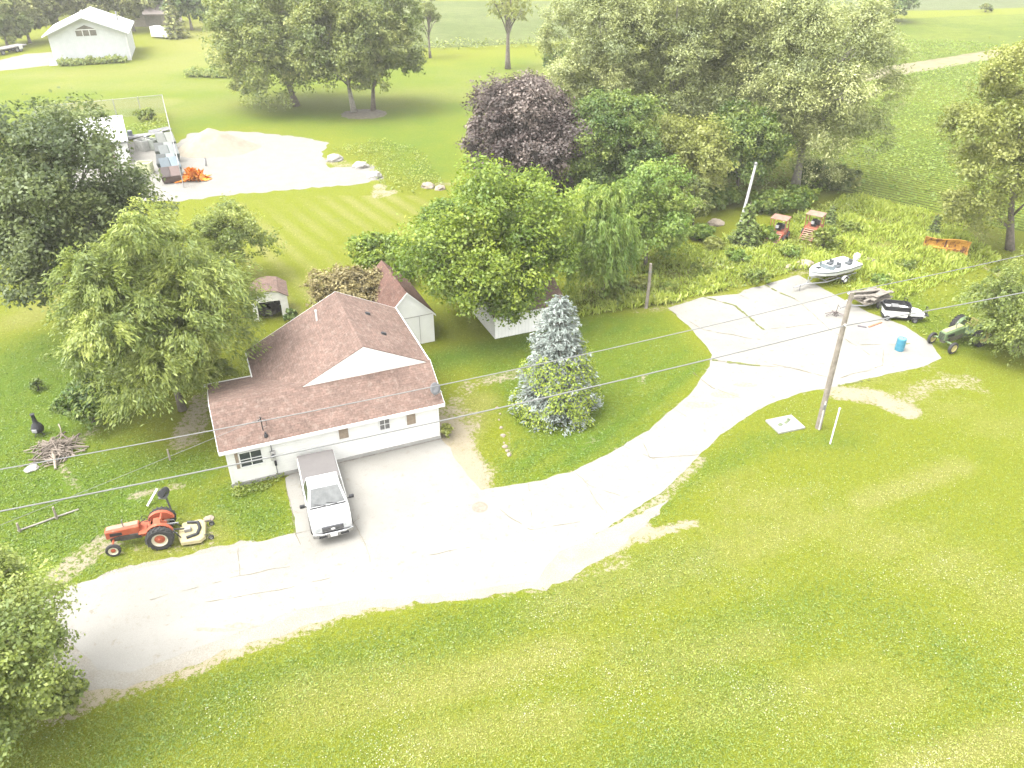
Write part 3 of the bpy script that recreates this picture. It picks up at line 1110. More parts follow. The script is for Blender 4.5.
# fascia, gutter and rake boards
fa = MB()
fa.box((xL + xR) / 2, -oe - .035, ze - .075, xR - xL + .02, .05, .17)
fa.box((xL + xl) / 2 - .1, Yb + .035, zb_ - .06, xl - xL + .2, .06, .16)
fa.box(xl - .035, (Yb + Ye) / 2 - .2, zl0 - .06, .06, Ye - Yb + .3, .16)
fa.box(xr + .035, (Yg + Ye) / 2, ze2 - .06, .06, Ye - Yg, .16)
for (x, pts) in ((xL - .014, ((-oe, ze), (Yr, zr))), (xR + .014, ((-oe, ze), (Yr, zr))), (xL - .014, ((Yb, zb_), (Yr, zr)))):
    (ya, za), (yb2, zb2) = pts
    fa.add([(x + dx, y, z + dz) for dx in (-.012, .012) for (y, z, dz) in ((ya, za, .004), (yb2, zb2, .004), (yb2, zb2, -.17), (ya, za, -.17))],
           [(0, 1, 2, 3), (7, 6, 5, 4), (0, 4, 5, 1), (1, 5, 6, 2), (2, 6, 7, 3), (3, 7, 4, 0)])
for (xa, za, xb, zb2, y) in ((xl, zl0, xm, zm, Ye + .014), (xm, zm, xr, ze2, Ye + .014)):
    fa.add([(x, y + dy, z + dz) for dy in (-.012, .012) for (x, z, dz) in ((xa, za, .004), (xb, zb2, .004), (xb, zb2, -.15), (xa, za, -.15))],
           [(0, 1, 2, 3), (7, 6, 5, 4), (0, 4, 5, 1), (1, 5, 6, 2), (2, 6, 7, 3), (3, 7, 4, 0)])
fa.build('fascia', TRIM, house)
ft = MB()
ft.box(L_ / 2, -.03, .11, L_ + .1, .06, .22)
ft.build('foundation', CONCB, house)
sk = MB()
a0_, _ = wallspot(285, 470)
sk.box((a0_ + L_) / 2, -.075, .03, L_ - a0_, .025, .05)
sk.build('sill_plate', mat('grey_timber', (.21, .19, .165), .9, var=.4, vs=4), house)
for sx in (.05, L_ - .05):
    MB().box(sx, -.022, zw / 2, .12, .04, zw - .2).build('corner_board', TRIM, house)
# openings of the front wall
a1_, z1_ = wallspot(251, 457.5)
window(house, 0, a1_, 1.55, 1.15, .95, None, (1, 1))
MB().box(a1_ - .68, -.02, 1.55, .16, .03, .95).build('shutter', BOARD, house)
bp = []
for (px, py) in ((343.5, 433), (411, 419)):
    a_, z_ = wallspot(px, py)
    z_ = min(max(z_, 1.7), 2.0)
    pn = MB().box(a_, -.015, z_, .50, .03, .66).build('boarded_window', BOARD, house)
    fr = MB()
    fr.box(a_, -.02, z_ + .36, .62, .05, .06)
    fr.box(a_, -.02, z_ - .36, .62, .05, .06)
    fr.box(a_ - .28, -.02, z_, .06, .05, .66)
    fr.box(a_ + .28, -.02, z_, .06, .05, .66)
    fr.build('frame', TRIM, pn)
a_, z_ = wallspot(384.5, 423.5)
w2 = window(house, 0, a_, 1.80, .62, .74, mat('grey_pane', (.16, .155, .15), .15, var=.3, vs=8, bump=0), (1, 1))
a_, z_ = wallspot(273, 455)
mbx = MB().box(a_, -.09, 1.45, .26, .18, .55).build('meter_box', mat('meter_grey', (.36, .35, .33), .5, var=.1), house, .015)
MB().lathe([(.085, 0), (.085, .1), (.05, .13)], 14, Matrix.Translation((a_, -.18, 1.52)) @ Matrix.Rotation(R(90), 4, 'X')).build('meter_glass', GLASS, mbx)
MB().box(a_ + .05, -.07, .95, .12, .12, .3).build('junction_box', DARK, house, .01)
MB().tube([(a_ - .02, -.09, 1.7), (a_ - .02, -.09, 2.32), (a_ - .1, -.2, 2.45)], .03, 8).build('conduit', METAL, house)
MB().tube([(a_ + .05, -.06, .85), (a_ + .05, -.06, .05)], .022, 6).build('conduit', METAL, house)
# roof fittings
def front_roof(px, py):
    for z in np.linspace(4.1, 2.3, 240):
        p = G(px, py, z)
        q = Vector((p.x - HO[0], p.y - HO[1]))
        a, b = q.x * hc + q.y * hsn, -q.x * hsn + q.y * hc
        if abs(ze + sf * (b + oe) - z) < .02:
            return a, b, z
    return a, b, z
fa_, fb_, fz_ = front_roof(263, 430)
ms = MB()
ms.tube([(fa_, fb_, fz_ - .1), (fa_, fb_, fz_ + .75), (fa_ - .04, fb_, fz_ + .82)], .028, 8)
ms.tube([(fa_ - .02, fb_, fz_ + .70), (fa_ - .18, fb_ - .1, fz_ + .62)], .03, 6)
ms.tube([(fa_ + .02, fb_ - .02, fz_ + .78), (fa_ + .22, fb_ - .05, fz_ + .6), (fa_ + .24, fb_ - .1, fz_ + .3), (fa_ + .05, fb_ - .1, fz_ + .25)], .014, 6)
ms.build('service_mast', DARK, house)
MAST = Vector((*HW(fa_, fb_), fz_ + .7))
for (px, py) in ((266, 436),):
    a_, b_, z_ = front_roof(px, py)
    MB().lathe([(.10, -.05), (.10, .05), (.05, .16), (.05, .22)], 12, Matrix.Translation((a_, b_, z_))).build('roof_vent', DARK, house)
for (xx, yy) in ((9.2, 6.9), (9.5, 4.4)):
    zz = zm - sm * (xx - xm)
    MB().box(0, 0, .05, .32, .26, .13, Matrix.Translation((xx, yy, zz)) @ Matrix.Rotation(math.atan(sm), 4, 'Y'), .7, .7).build('roof_vent', DARK, house)
xx, yy = 6.3, 7.4
zz = zm - sl_ * (xm - xx)
MB().lathe([(.055, -.1), (.055, .62), (.07, .62), (.07, .66)], 12, Matrix.Translation((xx, yy, zz))).build('vent_pipe', TRIM, house)
a_, b_, z_ = L_ - .12, .18, ze + sf * (.5)
dsh = MB()
MD = Matrix.Translation((a_, b_ - .1, z_ + .5)) @ Matrix.Rotation(R(25), 4, 'Z') @ Matrix.Rotation(R(62), 4, 'X')
dsh.lathe([(.0001, 0), (.15, .012), (.28, .045), (.34, .075), (.335, .09), (.15, .03), (.0001, .02)], 24, MD)
do = dsh.build('satellite_dish', mat('dish_grey', (.15, .15, .155), .5, var=.08), house, smooth=True)
da = MB()
da.tube([(a_, b_, z_ - .05), (a_, b_, z_ + .35), (a_, b_ - .06, z_ + .5)], .025, 8)
da.tube([MD @ Vector((0, -.3, .06)), MD @ Vector((0, -.25, .42))], .015, 6)
da.box(0, 0, 0, .07, .07, .14, MD @ Matrix.Translation((0, -.22, .44)))
da.build('bracket', METAL, do)


# ------------------------------------------------------------------ outbuildings
def gable_shed(name, label, corner, az, wdt, dep, eave, apex, wall_m, roof_m, over=.2, cat='shed', uv=True):
    """corner: ground point of the front right corner; gable faces the camera; local x to the left... width along local x from -wdt to 0"""
    o = thing(name, label, cat, corner, az)
    w2 = -wdt / 2
    sec = [(-wdt, 0), (-wdt, eave), (w2, apex - .06), (0, eave), (0, 0)]
    m_ = MB()
    m_.add([(x, 0, z) for x, z in sec] + [(x, dep, z) for x, z in sec], [(4, 3, 2, 1, 0), (5, 6, 7, 8, 9), (0, 1, 6, 5), (3, 4, 9, 8)])
    m_.build('wall', wall_m, o)
    s = (apex - eave) / (wdt / 2)
    r = MB()
    for sg in (-1, 1):
        xe = w2 + sg * (wdt / 2 + over)
        r.slab([(w2, -over, apex + .06), (w2, dep + over, apex + .06), (xe, dep + over, apex + .06 - s * (wdt / 2 + over)), (xe, -over, apex + .06 - s * (wdt / 2 + over))], .1)
    ro = r.build('roof', roof_m, o)
    if uv:
        uv_roof(ro)
    f_ = MB()
    for sg in (-1, 1):
        xe = w2 + sg * (wdt / 2 + over)
        ze_ = apex + .06 - s * (wdt / 2 + over)
        y = -over - .022
        f_.add([(x, y + dy, z + dz) for dy in (-.02, .02) for (x, z, dz) in ((w2, apex + .06, .01), (xe, ze_, .01), (xe, ze_, -.14), (w2, apex + .06, -.14))],
               [(0, 1, 2, 3), (7, 6, 5, 4), (0, 4, 5, 1), (1, 5, 6, 2), (2, 6, 7, 3), (3, 7, 4, 0)])
    f_.build('rake_board', TRIM, o)
    return o

c = G(435, 341)
g1 = gable_shed('garden_shed', 'tall narrow white shed with reddish brown gable roof right behind the house', c, HAZ + .03, 3.5, 5.6, 2.15, 3.95, WHITE, SHED_SH, .12)
sm_ = MB()
sm_.box(-1.75, -.012, 2.12, 3.5, .02, .05)
sm_.box(-1.0, -.02, 1.05, .03, .02, 2.05)
sm_.box(-2.3, -.02, 1.05, .03, .02, 2.05)
sm_.build('trim_strip', mat('grey_trim', (.40, .39, .36), .7), g1)
MB().box(.012, .9, 1.05, .02, .9, 1.7).build('side_door', BOARD, g1)
NOGRASS.append([G(400, 300)[:2], G(436, 341)[:2], G(442, 336)[:2], G(410, 296)[:2]])

c = G(495, 339)
ls = thing('low_shed', 'low white shed with brown roof half hidden under the broad bright tree', 'shed', c, HAZ + .01)
W_, D_, E_, A_ = 5.2, 4.2, 1.75, 2.75
sec = [(0, 0), (0, E_), (D_ / 2, A_ - .06), (D_, E_), (D_, 0)]
m_ = MB()
m_.add([(0, y, z) for y, z in sec] + [(W_, y, z) for y, z in sec], [(0, 1, 2, 3, 4), (9, 8, 7, 6, 5), (0, 5, 6, 1), (3, 8, 9, 4)])
m_.build('wall', siding_mat('white_boards', (.70, .69, .66), .7, .25, 'X'), ls)
r = MB()
s = (A_ - E_) / (D_ / 2)
for sg in (-1, 1):
    y1 = D_ / 2 + sg * (D_ / 2 + .15)
    r.slab([(-.15, D_ / 2, A_ + .05), (W_ + .15, D_ / 2, A_ + .05), (W_ + .15, y1, A_ + .05 - s * (D_ / 2 + .15)), (-.15, y1, A_ + .05 - s * (D_ / 2 + .15))], .09)
uv_roof(r.build('roof', SHING, ls))
MB().box(W_ / 2, -.18, A_ + .05 - s * (D_ / 2 + .15) - .05, W_ + .3, .04, .12).build('fascia', TRIM, ls)
NOGRASS.append([(c.x, c.y)] + [(c.x + a * math.cos(HAZ) - b * math.sin(HAZ), c.y + a * math.sin(HAZ) + b * math.cos(HAZ)) for a, b in ((W_, 0), (W_, D_), (0, D_))])

# little open shed
c = G(255, 322)
os_ = thing('open_shed', 'little white shed with a dark open front left of the house', 'shed', c, .30)
W_, D_, E_, A_ = 2.45, 2.4, 1.75, 2.25
m_ = MB()
m_.box(.04, D_ / 2, E_ / 2, .08, D_, E_)
m_.box(W_ - .04, D_ / 2, E_ / 2, .08, D_, E_)
m_.box(W_ / 2, D_ - .04, E_ / 2, W_ - .17, .08, E_)
m_.prism([(0, 1.45), (W_, 1.45), (W_, E_), (W_ * .75, A_ - .12), (W_ / 2, A_ - .03), (W_ * .25, A_ - .12), (0, E_)], -.05, -.01)
m_.box(.17, -.03, .72, .34, .04, 1.44)
m_.box(W_ - .25, -.03, .72, .5, .04, 1.44)
m_.build('wall', mat('worn_white_paint', (.60, .585, .54), .7, var=.1, vs=3, col2=(.42, .38, .33), amt=.25, s2=4, k=.95), os_)
r = MB()
pr = [(-.12, E_ - .05), (W_ * .22, A_ - .1), (W_ / 2, A_ + .02), (W_ * .78, A_ - .1), (W_ + .12, E_ - .05)]
for a, b in zip(pr[:-1], pr[1:]):
    r.slab([(a[0], -.15, a[1] + .05), (b[0], -.15, b[1] + .05), (b[0], D_ + .1, b[1] + .05), (a[0], D_ + .1, a[1] + .05)], .06)
uv_roof(r.build('roof', SHING, os_))
jk = MB()
for i in range(14):
    jk.box(.45 + rnd.random() * 1.4, .3 + rnd.random() * 1.4, .2 + rnd.random() * .5, .2 + rnd.random() * .4, .15 + rnd.random() * .3, .2 + rnd.random() * .5, Matrix.Rotation(rnd.random() * 3, 4, 'Z'))
tag(jk.build('junk_heap', mat('dark_junk', (.06, .055, .05), .8, var=.6, vs=2)), 'dark jumble of stored junk inside the little open shed', 'junk')
jo = bpy.data.objects['junk_heap']
jo.location, jo.rotation_euler = c, (0, 0, .30)

# ------------------------------------------------------------------ far buildings
c = G(131, 60)
az = .33
wid = 12.4
bn = thing('metal_barn', 'large far white metal barn with a window under its gable', 'barn', c, az)
E_, A_, D_ = 4.9, 7.4, 14.0
sec = [(-wid, 0), (-wid, E_), (-wid / 2, A_ - .1), (0, E_), (0, 0)]
m_ = MB()
m_.add([(x, 0, z) for x, z in sec] + [(x, D_, z) for x, z in sec], [(4, 3, 2, 1, 0), (5, 6, 7, 8, 9), (0, 1, 6, 5), (3, 4, 9, 8)])
m_.build('wall', RIBBED, bn)
r = MB()
s = (A_ - E_) / (wid / 2)
for sg in (-1, 1):
    xe = -wid / 2 + sg * (wid / 2 + .8)
    r.slab([(-wid / 2, -1.2, A_ + .1), (-wid / 2, D_ + .5, A_ + .1), (xe, D_ + .5, A_ + .1 - s * (wid / 2 + .8)), (xe, -1.2, A_ + .1 - s * (wid / 2 + .8))], .2)
r.build('roof', siding_mat('white_roof_metal', (.45, .455, .45), .86, .5, 'Y'), bn)
wz = A_ - 2.35
pn = MB().prism([(-wid / 2 - 1.65, wz - .7), (-wid / 2 + 1.65, wz - .7), (-wid / 2 + 1.65, wz + .35), (-wid / 2, wz + 1.05), (-wid / 2 - 1.65, wz + .35)], -.06, -.02).build('gable_window', mat('dim_pane', (.16, .145, .12), .3, var=.3, vs=1.5, bump=0), bn)
fb = MB()
fb.box(-wid / 2, -.09, wz + .3, 3.4, .06, .14)
for q in (-.55, .55):
    fb.box(-wid / 2 + q, -.088, wz - .2, .12, .05, 1.0)
fb.build('frame', TRIM, pn)
MB().lathe([(.35, 0), (.35, .5), (.5, .5), (.1, .9)], 12, Matrix.Translation((-wid / 2, 1.5, A_ + .05))).build('roof_vent', TRIM, bn)
MB().tube([(-1.5, 9, A_ - s * (wid / 2 - 1.5) - .2), (-1.5, 9, A_ - s * (wid / 2 - 1.5) + 1.6)], .16, 10).build('flue_pipe', METAL, bn)
MB().tube([(.1, -.15, 0), (.1, -.15, E_ - .3), (.6, -.6, E_)], .09, 8).build('downspout', TRIM, bn)
MB().box(-wid - .1, -.9, .5, 1.3, 1.1, 1.0, None, .6, .6).build('ramp_block', TRIM, bn)

c = G(134, 27)
fh = thing('far_house', 'small far house with a plain grey roof between the barn and the spruce', 'house', c, .15)
MB().box(4.5, 4, 1.3, 9, 8, 2.6).build('wall', mat('far_wall', (.42, .36, .31), .8), fh)
r = MB()
r.slab([(-.6, -.6, 2.6), (9.6, -.6, 2.6), (8.2, 4, 5.2), (.9, 4, 5.2)], .2)
r.slab([(.9, 4, 5.2), (8.2, 4, 5.2), (9.6, 8.6, 2.6), (-.6, 8.6, 2.6)], .2)
r.build('roof', mat('grey_shingles', (.255, .22, .20), .9, var=.12, vs=1), fh)
MB().box(4.5, -.03, 1.2, 3.6, .05, 2.0).build('garage_door', mat('dim_door', (.3, .27, .24), .8), fh)
c = G(163, 38)
tr_ = thing('cargo_trailer', 'small pale enclosed trailer half behind the far spruce', 'trailer', c, -.35)
MB().box(0, 0, 1.25, 4.2, 2.0, 1.9).build('body', WHITE, tr_, .08)
MB().box(0, 0, .28, 4.0, 1.9, .06).build('frame', DARK, tr_)
MB().tube([(2.1, 0, .4), (3.2, 0, .4)], .06, 6).build('tongue', DARK, tr_)


def wheel(parent, x, y, z, r, w_, name='wheel', rim_m=None, rim=.6, lug=0, flat=False):
    """tyre lying in the x-z plane, axle along y"""
    M = Matrix.Translation((x, y, z)) @ Matrix.Rotation(R(90), 4, 'X')
    t = MB()
    hw = w_ / 2
    t.lathe([(r * rim, -hw * .85), (r * .88, -hw), (r * .97, -hw * .7), (r, -hw * .3), (r, hw * .3), (r * .97, hw * .7), (r * .88, hw), (r * rim, hw * .85)], 28, M, cap=False)
    if lug:
        for i in range(lug):
            a = 6.2832 * i / lug
            for sg in (-1, 1):
                Ml = M @ Matrix.Rotation(a + sg * .06, 4, 'Z') @ Matrix.Translation((r * .995, 0, sg * hw * .42)) @ Matrix.Rotation(sg * R(38), 4, 'X')
                t.box(0, 0, 0, r * .09, r * .055, hw * 1.15, Ml)
    o = t.build(name, RUBBER, parent, smooth=False)
    rm_ = MB()
    rm_.lathe([(.001, -hw * .45), (r * .25, -hw * .45), (r * .3, -hw * .3), (r * rim * .9, -hw * .35), (r * rim * 1.03, -hw * .9), (r * rim * 1.03, hw * .9), (r * rim * .9, hw * .35), (r * .3, hw * .3), (r * .25, hw * .5), (.001, hw * .5)], 24, M)
    rm_.build('rim', rim_m or METAL, o, smooth=False)
    return o

ft_ = thing('flatbed_trailer', 'dark flatbed trailer with white tail boards parked by the far gravel road', 'trailer', G(9, 53), AZ(G(0, 56), G(24, 51)))
MB().box(0, 0, 1.0, 7.0, 2.2, .18).build('deck', mat('grey_deck', (.26, .24, .23), .9, var=.3), ft_)
MB().box(0, 0, .72, 6.8, 1.2, .34).build('frame', DARK, ft_)
MB().box(-3.2, 0, 1.5, .15, 2.2, 1.0).build('headboard', DARK, ft_)
for x in (-2.2, 1.1, 1.9):
    for y in (-.95, .95):
        wheel(ft_, x, y, .45, .45, .3)
for y in (-.7, -.05):
    MB().box(2.2 + y * .6, -1.14, .85, .45, .05, .7).build('mud_flap', TRIM, ft_)

# white roofed utility building
c = G(128, 160)
az = AZ(G(60, 158), G(128, 152)) 
ec, eb = G(128, 141, 2.45), G(122, 115, 2.9)
az = AZ(ec, eb) - math.pi / 2
dp = (eb - ec).length
ub = thing('utility_building', 'low building with a flat white metal roof behind the dark maple', 'building', (ec.x, ec.y, 0), az)
MB().box(-5.0, dp / 2 + .1, 1.15, 9.6, dp - .5, 2.3).build('wall', WHITE, ub)
r = MB()
r.slab([(-10, 0, 2.45), (0, 0, 2.45), (0, dp, 2.9), (-10, dp, 2.9)], .16)
r.build('roof', siding_mat('white_flat_roof', (.36, .362, .355), .93, .8, 'X', .2), ub)
MB().box(-5.0, -.02, 2.34, 10, .03, .2).build('fascia', METAL, ub)
MB().box(-4.2, 2.6, 2.75, .7, .7, .35).build('roof_hatch', mat('dull_grey', (.33, .33, .32), .7), ub)
MB().box(-2.2, .32, 1.0, 1.0, .05, 2.0).build('door', BOARD, ub)
# ------------------------------------------------------------------ trees of the yard
tree('elm_tree', 'pale green feathery tree over the left end of the long brown roof', (182, 410), 203, 5.3, 'elm', zb=.02, tr=.20, seed=5, leaf=.36, nl=36, lr=.34, sub=44, k=28, rc=.15, droop=.45, flat=.65, asp=.28, zmin=-.92, lean=(-.05, -.1))
tree('maple_tree', 'tall dark green maple at the left edge of the photo beside the white-roofed shed', (100, 335), 80, 6.6, 'maple', zb=.07, tr=.34, seed=8, leaf=.34, nl=34, lr=.36, sub=36, k=24, rc=.15, zmin=-.8, lean=(.3, 0), core=.2)
tree('maple_tree', 'small grey-green tree between the pale elm and the striped back lawn', (238, 280), 200, 3.1, 'elm', zb=.04, tr=.12, seed=9, leaf=.26, nl=14, sub=24, k=20)
tree('shade_tree', 'broad bright yellow-green tree in front of the purple tree', (492, 322), 160, 5.9, 'bright', zb=.11, tr=.3, seed=14, leaf=.32, nl=36, lr=.35, sub=38, k=25, zmin=-.85, egg=.06, lean=(.1, 0))
tree('purple_maple', 'dark purple-leaved maple, the only purple tree', (520, 212), 78, 6.5, 'purple', zb=.10, tr=.3, seed=21, leaf=.36, nl=34, lr=.33, sub=38, k=25, zmin=-.8)
tree('round_tree', 'dark green rounded tree just right of the purple maple', (612, 218), 78, 4.6, 'round_', zb=.08, tr=.25, seed=33, leaf=.33, nl=26, lr=.38, sub=34, k=24, zmin=-.85)
tree('box_elder', 'light green leafy tree standing right of the drooping spruce', (645, 268), 165, 3.6, 'fresh', zb=.05, tr=.15, seed=41, leaf=.32, nl=22, sub=30, k=22, zmin=-.9)
tree('box_elder', 'small light green tree left of the light green box elder and above the drooping spruce', (592, 262), 170, 2.2, 'fresh', zb=.05, tr=.13, seed=42, leaf=.30, nl=16, sub=26, k=20, zmin=-.9)
tree('young_tree', 'slim light green young tree at the left end of the dark bramble thicket', (692, 232), 165, 1.7, 'far', zb=.04, tr=.1, seed=43, leaf=.27, nl=14, sub=24, k=18, zmin=-.9)
tree('mulberry_tree', 'low yellow-green tree below the silver poplars and right of the dark rounded tree', (680, 205), 112, 5.2, 'yellow', zb=.12, tr=.2, seed=44, leaf=.36, nl=24, sub=30, k=22, zmin=-.8)
tree('mulberry_tree', 'dark low tree under the silver poplars directly above the tall white pole', (735, 200), 100, 4.4, 'round_', zb=.10, tr=.2, seed=45, leaf=.36, nl=22, sub=30, k=22, zmin=-.8)
# silver poplars
tree('silver_poplar', 'silver-grey poplar at the left end of the tall poplar row', (596, 172), -45, 6.6, 'willow', zb=.03, tr=.38, seed=51, leaf=.36, nl=44, lr=.30, sub=40, k=32, zmin=-.8, bark=PALEBARK, asp=.34, group='tall silver poplars behind the yard')
tree('silver_poplar', 'silver-grey poplar second from the left in the tall poplar row', (665, 170), -75, 7.6, 'willow', zb=.04, tr=.4, seed=52, leaf=.37, nl=46, lr=.30, sub=42, k=32, zmin=-.8, bark=PALEBARK, asp=.34, group='tall silver poplars behind the yard')
tree('silver_poplar', 'silver-grey poplar third from the left in the tall poplar row', (735, 176), -70, 7.4, 'willow', zb=.03, tr=.4, seed=53, leaf=.37, nl=46, lr=.30, sub=42, k=32, zmin=-.8, bark=PALEBARK, asp=.34, group='tall silver poplars behind the yard')
tree('silver_poplar', 'broad silver-grey poplar at the right end of the row beside the bean field', (795, 190), -26, 8.0, 'willow', zb=.015, tr=.42, seed=54, leaf=.36, nl=48, lr=.30, sub=42, k=32, zmin=-.9, bark=PALEBARK, asp=.34, n_limb=18, group='tall silver poplars behind the yard')
# round the gravel yard
tree('lawn_maple', 'large green tree left of the pair growing from one mulch bed on the far lawn', (297, 106), -26, 10.0, 'far', zb=.03, tr=.42, seed=61, leaf=.52, nl=40, lr=.32, sub=34, k=22, zmin=-.75, lean=(-2.0, 0))
tree('lawn_maple', 'pale-trunked tree at the left of the mulch bed on the far lawn', (354, 112), -28, 7.6, 'far', zb=.10, tr=.34, seed=62, leaf=.46, nl=36, lr=.30, sub=32, k=20, zmin=-.75, bark=PALEBARK, lean=(-.8, 0))
tree('lawn_maple', 'dark-trunked tree at the right of the mulch bed on the far lawn', (373, 110), -20, 7.4, 'far', zb=.08, tr=.3, seed=63, leaf=.46, nl=34, lr=.30, sub=32, k=20, zmin=-.7, lean=(.8, .5))
tree('thin_tree', 'thin sparse tree at the far edge of the lawn before the corn field', (430, 58), -14, 2.7, 'far', zb=.25, tr=.22, seed=64, leaf=.4, nl=12, sub=18, k=14, lr=.32)
tree('bare_tree', 'tall forked tree with bare trunk and thin foliage before the corn field', (508, 69), -18, 4.2, 'yellow', zb=.48, tr=.42, seed=65, leaf=.4, nl=14, sub=16, k=14, lr=.3, droop=.5, asp=.45)
# right side
tree('yellow_tree', 'tall yellow-green tree at the right edge of the photo above the rusty plough', (1010, 250), 0, 5.8, 'yellow', zb=.03, lean=(-2.6, 0), tr=.3, seed=71, leaf=.34, nl=40, lr=.31, sub=32, k=20, zmin=-.85)
tree('elm_tree', 'low spreading tree covering the rear of the old green tractor', (1014, 352), 256, 4.0, 'elm', zb=.03, tr=.16, seed=72, leaf=.26, nl=24, sub=32, k=22, zmin=-.9, droop=.5, asp=.45)
tree('cottonwood', 'near green tree in the bottom left corner of the photo', (0, 735), 570, 3.6, 'elm', zb=.05, tr=.2, seed=73, leaf=.20, nl=34, lr=.35, sub=38, k=26, zmin=-.85)
shrub('hedge_bush', 'low bush at the foot of the near bottom left tree', (62, 712), 1.7, 1.1, 'elm', seed=74, leaf=.15, nl=12, sub=24, k=18)
# conifers
conifer('blue_spruce', 'blue spruce with silvery tip standing on the island of lawn', (556, 408), 7.5, 2.6, 'blue', seed=81, tiers=30, per=17, k=70, leaf=.21, droop=.26, power=.58)
for i, (x, y, h_, r_, lb) in enumerate([(668, 292, .8, .9, 'weed clump at the very corner of the concrete pad'), (735, 262, 1.1, 1.2, 'weed clump in the tall grass between the small cedar and the pad'), (700, 274, .9, 1.3, 'broad weed clump in the middle of the tall grass'), (790, 256, 1.0, 1.0, 'weed clump in front of the left rusty farm machine'), (850, 232, .9, 1.2, 'weed clump right of the tiny dark evergreen'), (880, 284, .7, 1.0, 'weed clump between the boat and the board pile'), (905, 268, .6, 1.1, 'low weed clump below the plough blade'), (615, 285, 1.1, 1.3, 'weed clump at the foot of the drooping spruce')]):
    shrub('weed_clump', lb, (x, y), h_, r_, 'fresh' if i % 2 else 'weeds', 190 + i, .2, nl=8, sub=18, k=14, cat='weeds', group='weed clumps in the tall grass')
rng = np.random.default_rng(82)
nv_ = 12000
q_ = rng.uniform(.03, .60, nv_) ** 1.1
a_ = rng.uniform(0, 6.283, nv_)
blob = np.array([noise.noise((math.cos(a) * 1.6, math.sin(a) * 1.6, z * 6)) for a, z in zip(a_, q_)])
kp = (blob > -.02 - .34 * np.cos(a_ + .6)) & (rng.uniform(0, .75, nv_) > q_ - .12)
q_, a_ = q_[kp], a_[kp]
rv = 2.6 * (1 - q_) ** .58 * rng.uniform(.85, 1.08, len(q_)) + .12
vine = thing('climbing_vine', 'bright green vine climbing over the lower half of the blue spruce', 'vine', G(556, 408))
leaves('foliage', np.stack([rv * np.cos(a_), rv * np.sin(a_), q_ * 7.5], 1), np.stack([np.cos(a_), np.sin(a_), np.full(len(a_), .7)], 1) + rng.normal(0, .5, (len(a_), 3)), .125, LM['bright'], vine, rng.uniform(.35, 1, len(a_)), None, .7, rng)
vm = MB()
for k in range(5):
    a = k * 1.3
    vm.tube([(2.0 * math.cos(a + i * .25) * (1 - i * .09), 2.0 * math.sin(a + i * .25) * (1 - i * .09), .1 + i * .75) for i in range(6)], .02, 5)
vm.build('stem', BARK, vine)
tree('drooping_spruce', 'drooping grey-green spruce leaning over the low shed roof', (603, 300), 165, 2.9, 'fresh', zb=.02, tr=.16, seed=84, leaf=.42, nl=26, lr=.40, sub=26, k=24, droop=1.7, asp=.22, zmin=-.9, lean=(-.4, .1))
conifer('cedar_tree', 'small dark cedar right behind the tall white pole', (744, 245), 3.9, 1.35, 'cedar', seed=85, tiers=16, per=10, k=30, leaf=.26, power=.6, asp=.5)
conifer('cedar_tree', 'tiny dark evergreen by the second rusty farm machine', (829, 226), 2.0, .55, 'cedar', seed=86, tiers=12, per=8, k=22, leaf=.2, power=.6, asp=.5)
conifer('cedar_tree', 'little evergreen seedling just behind the rusty plough blade', (933, 234), 1.9, .5, 'cedar', seed=87, tiers=10, per=7, k=18, leaf=.2, power=.5, asp=.5)
tree('round_evergreen', 'dark round evergreen alone on the far field edge', (884, 21), -18, 6.2, 'cedar', zb=.03, tr=.3, seed=88, leaf=.7, nl=22, sub=24, k=18, zmin=-.9, h=9)
# shrubs
shrub('bronze_bush', 'bronze-leaved bush behind the main roof of the house', (356, 322), 4.1, 3.6, 'redbush', 91, .17, nl=24, sub=34, k=30, ry=2.6, cat='bush')
shrub('lilac_bush', 'bright green bush behind the small white gabled shed', (384, 278), 4.0, 3.0, 'bright', 92, .26, nl=14, sub=26, k=20, cat='bush')
shrub('lilac_bush', 'green bush between the dark chiminea and the pale elm trunk', (94, 424), 3.1, 1.7, 'round_', 93, .20, nl=12, sub=28, k=20, cat='bush')
shrub('small_bush', 'small dark bush alone on the left lawn above the chiminea', (38, 390), .8, .5, 'round_', 94, .15, nl=6, sub=14, k=12)
shrub('leafy_shrub', 'green leafy shrub in front of the second rusty farm machine', (822, 248), 1.9, 1.15, 'weeds', 95, .23, nl=9, sub=20, k=16)
shrub('bramble_thicket', 'dark green bramble thicket right of the tall white pole', (775, 212), 2.1, 3.4, 'bean', 96, .30, nl=14, sub=30, k=20, ry=2.2)
shrub('bramble_thicket', 'long dark bramble thicket left of the tall white pole under the poplars', (722, 206), 2.2, 2.6, 'bean', 97, .30, nl=14, sub=28, k=20, ry=1.8)
shrub('leafy_shrub', 'bright green shrub left of the first rusty farm machine', (765, 243), 1.5, 1.0, 'bright', 98, .22, nl=8, sub=18, k=16)
shrub('leafy_shrub', 'green shrub at the edge of the concrete left of the wooden post', (612, 300), 1.2, 1.6, 'weeds', 99, .22, nl=9, sub=18, k=14)
shrub('leafy_shrub', 'low weed clump above the concrete corner right of the wooden post', (756, 282), .9, 1.3, 'weeds', 100, .2, nl=8, sub=16, k=14)
shrub('corner_shrub', 'small yellow-green shrub at the right front corner of the house', (447, 437), .9, .45, 'yellow', 101, .13, nl=6, sub=14, k=12)
hedge('low_hedge', 'clipped hedge along the front of the far white barn', (59, 66), (128, 62), 1.5, 1.1, 'weeds', 102, .3)
hedge('weed_hedge', 'strip of tall weeds beside the big tree on the far lawn', (188, 76), (256, 77), 2.4, 1.2, 'weeds', 103, .32)
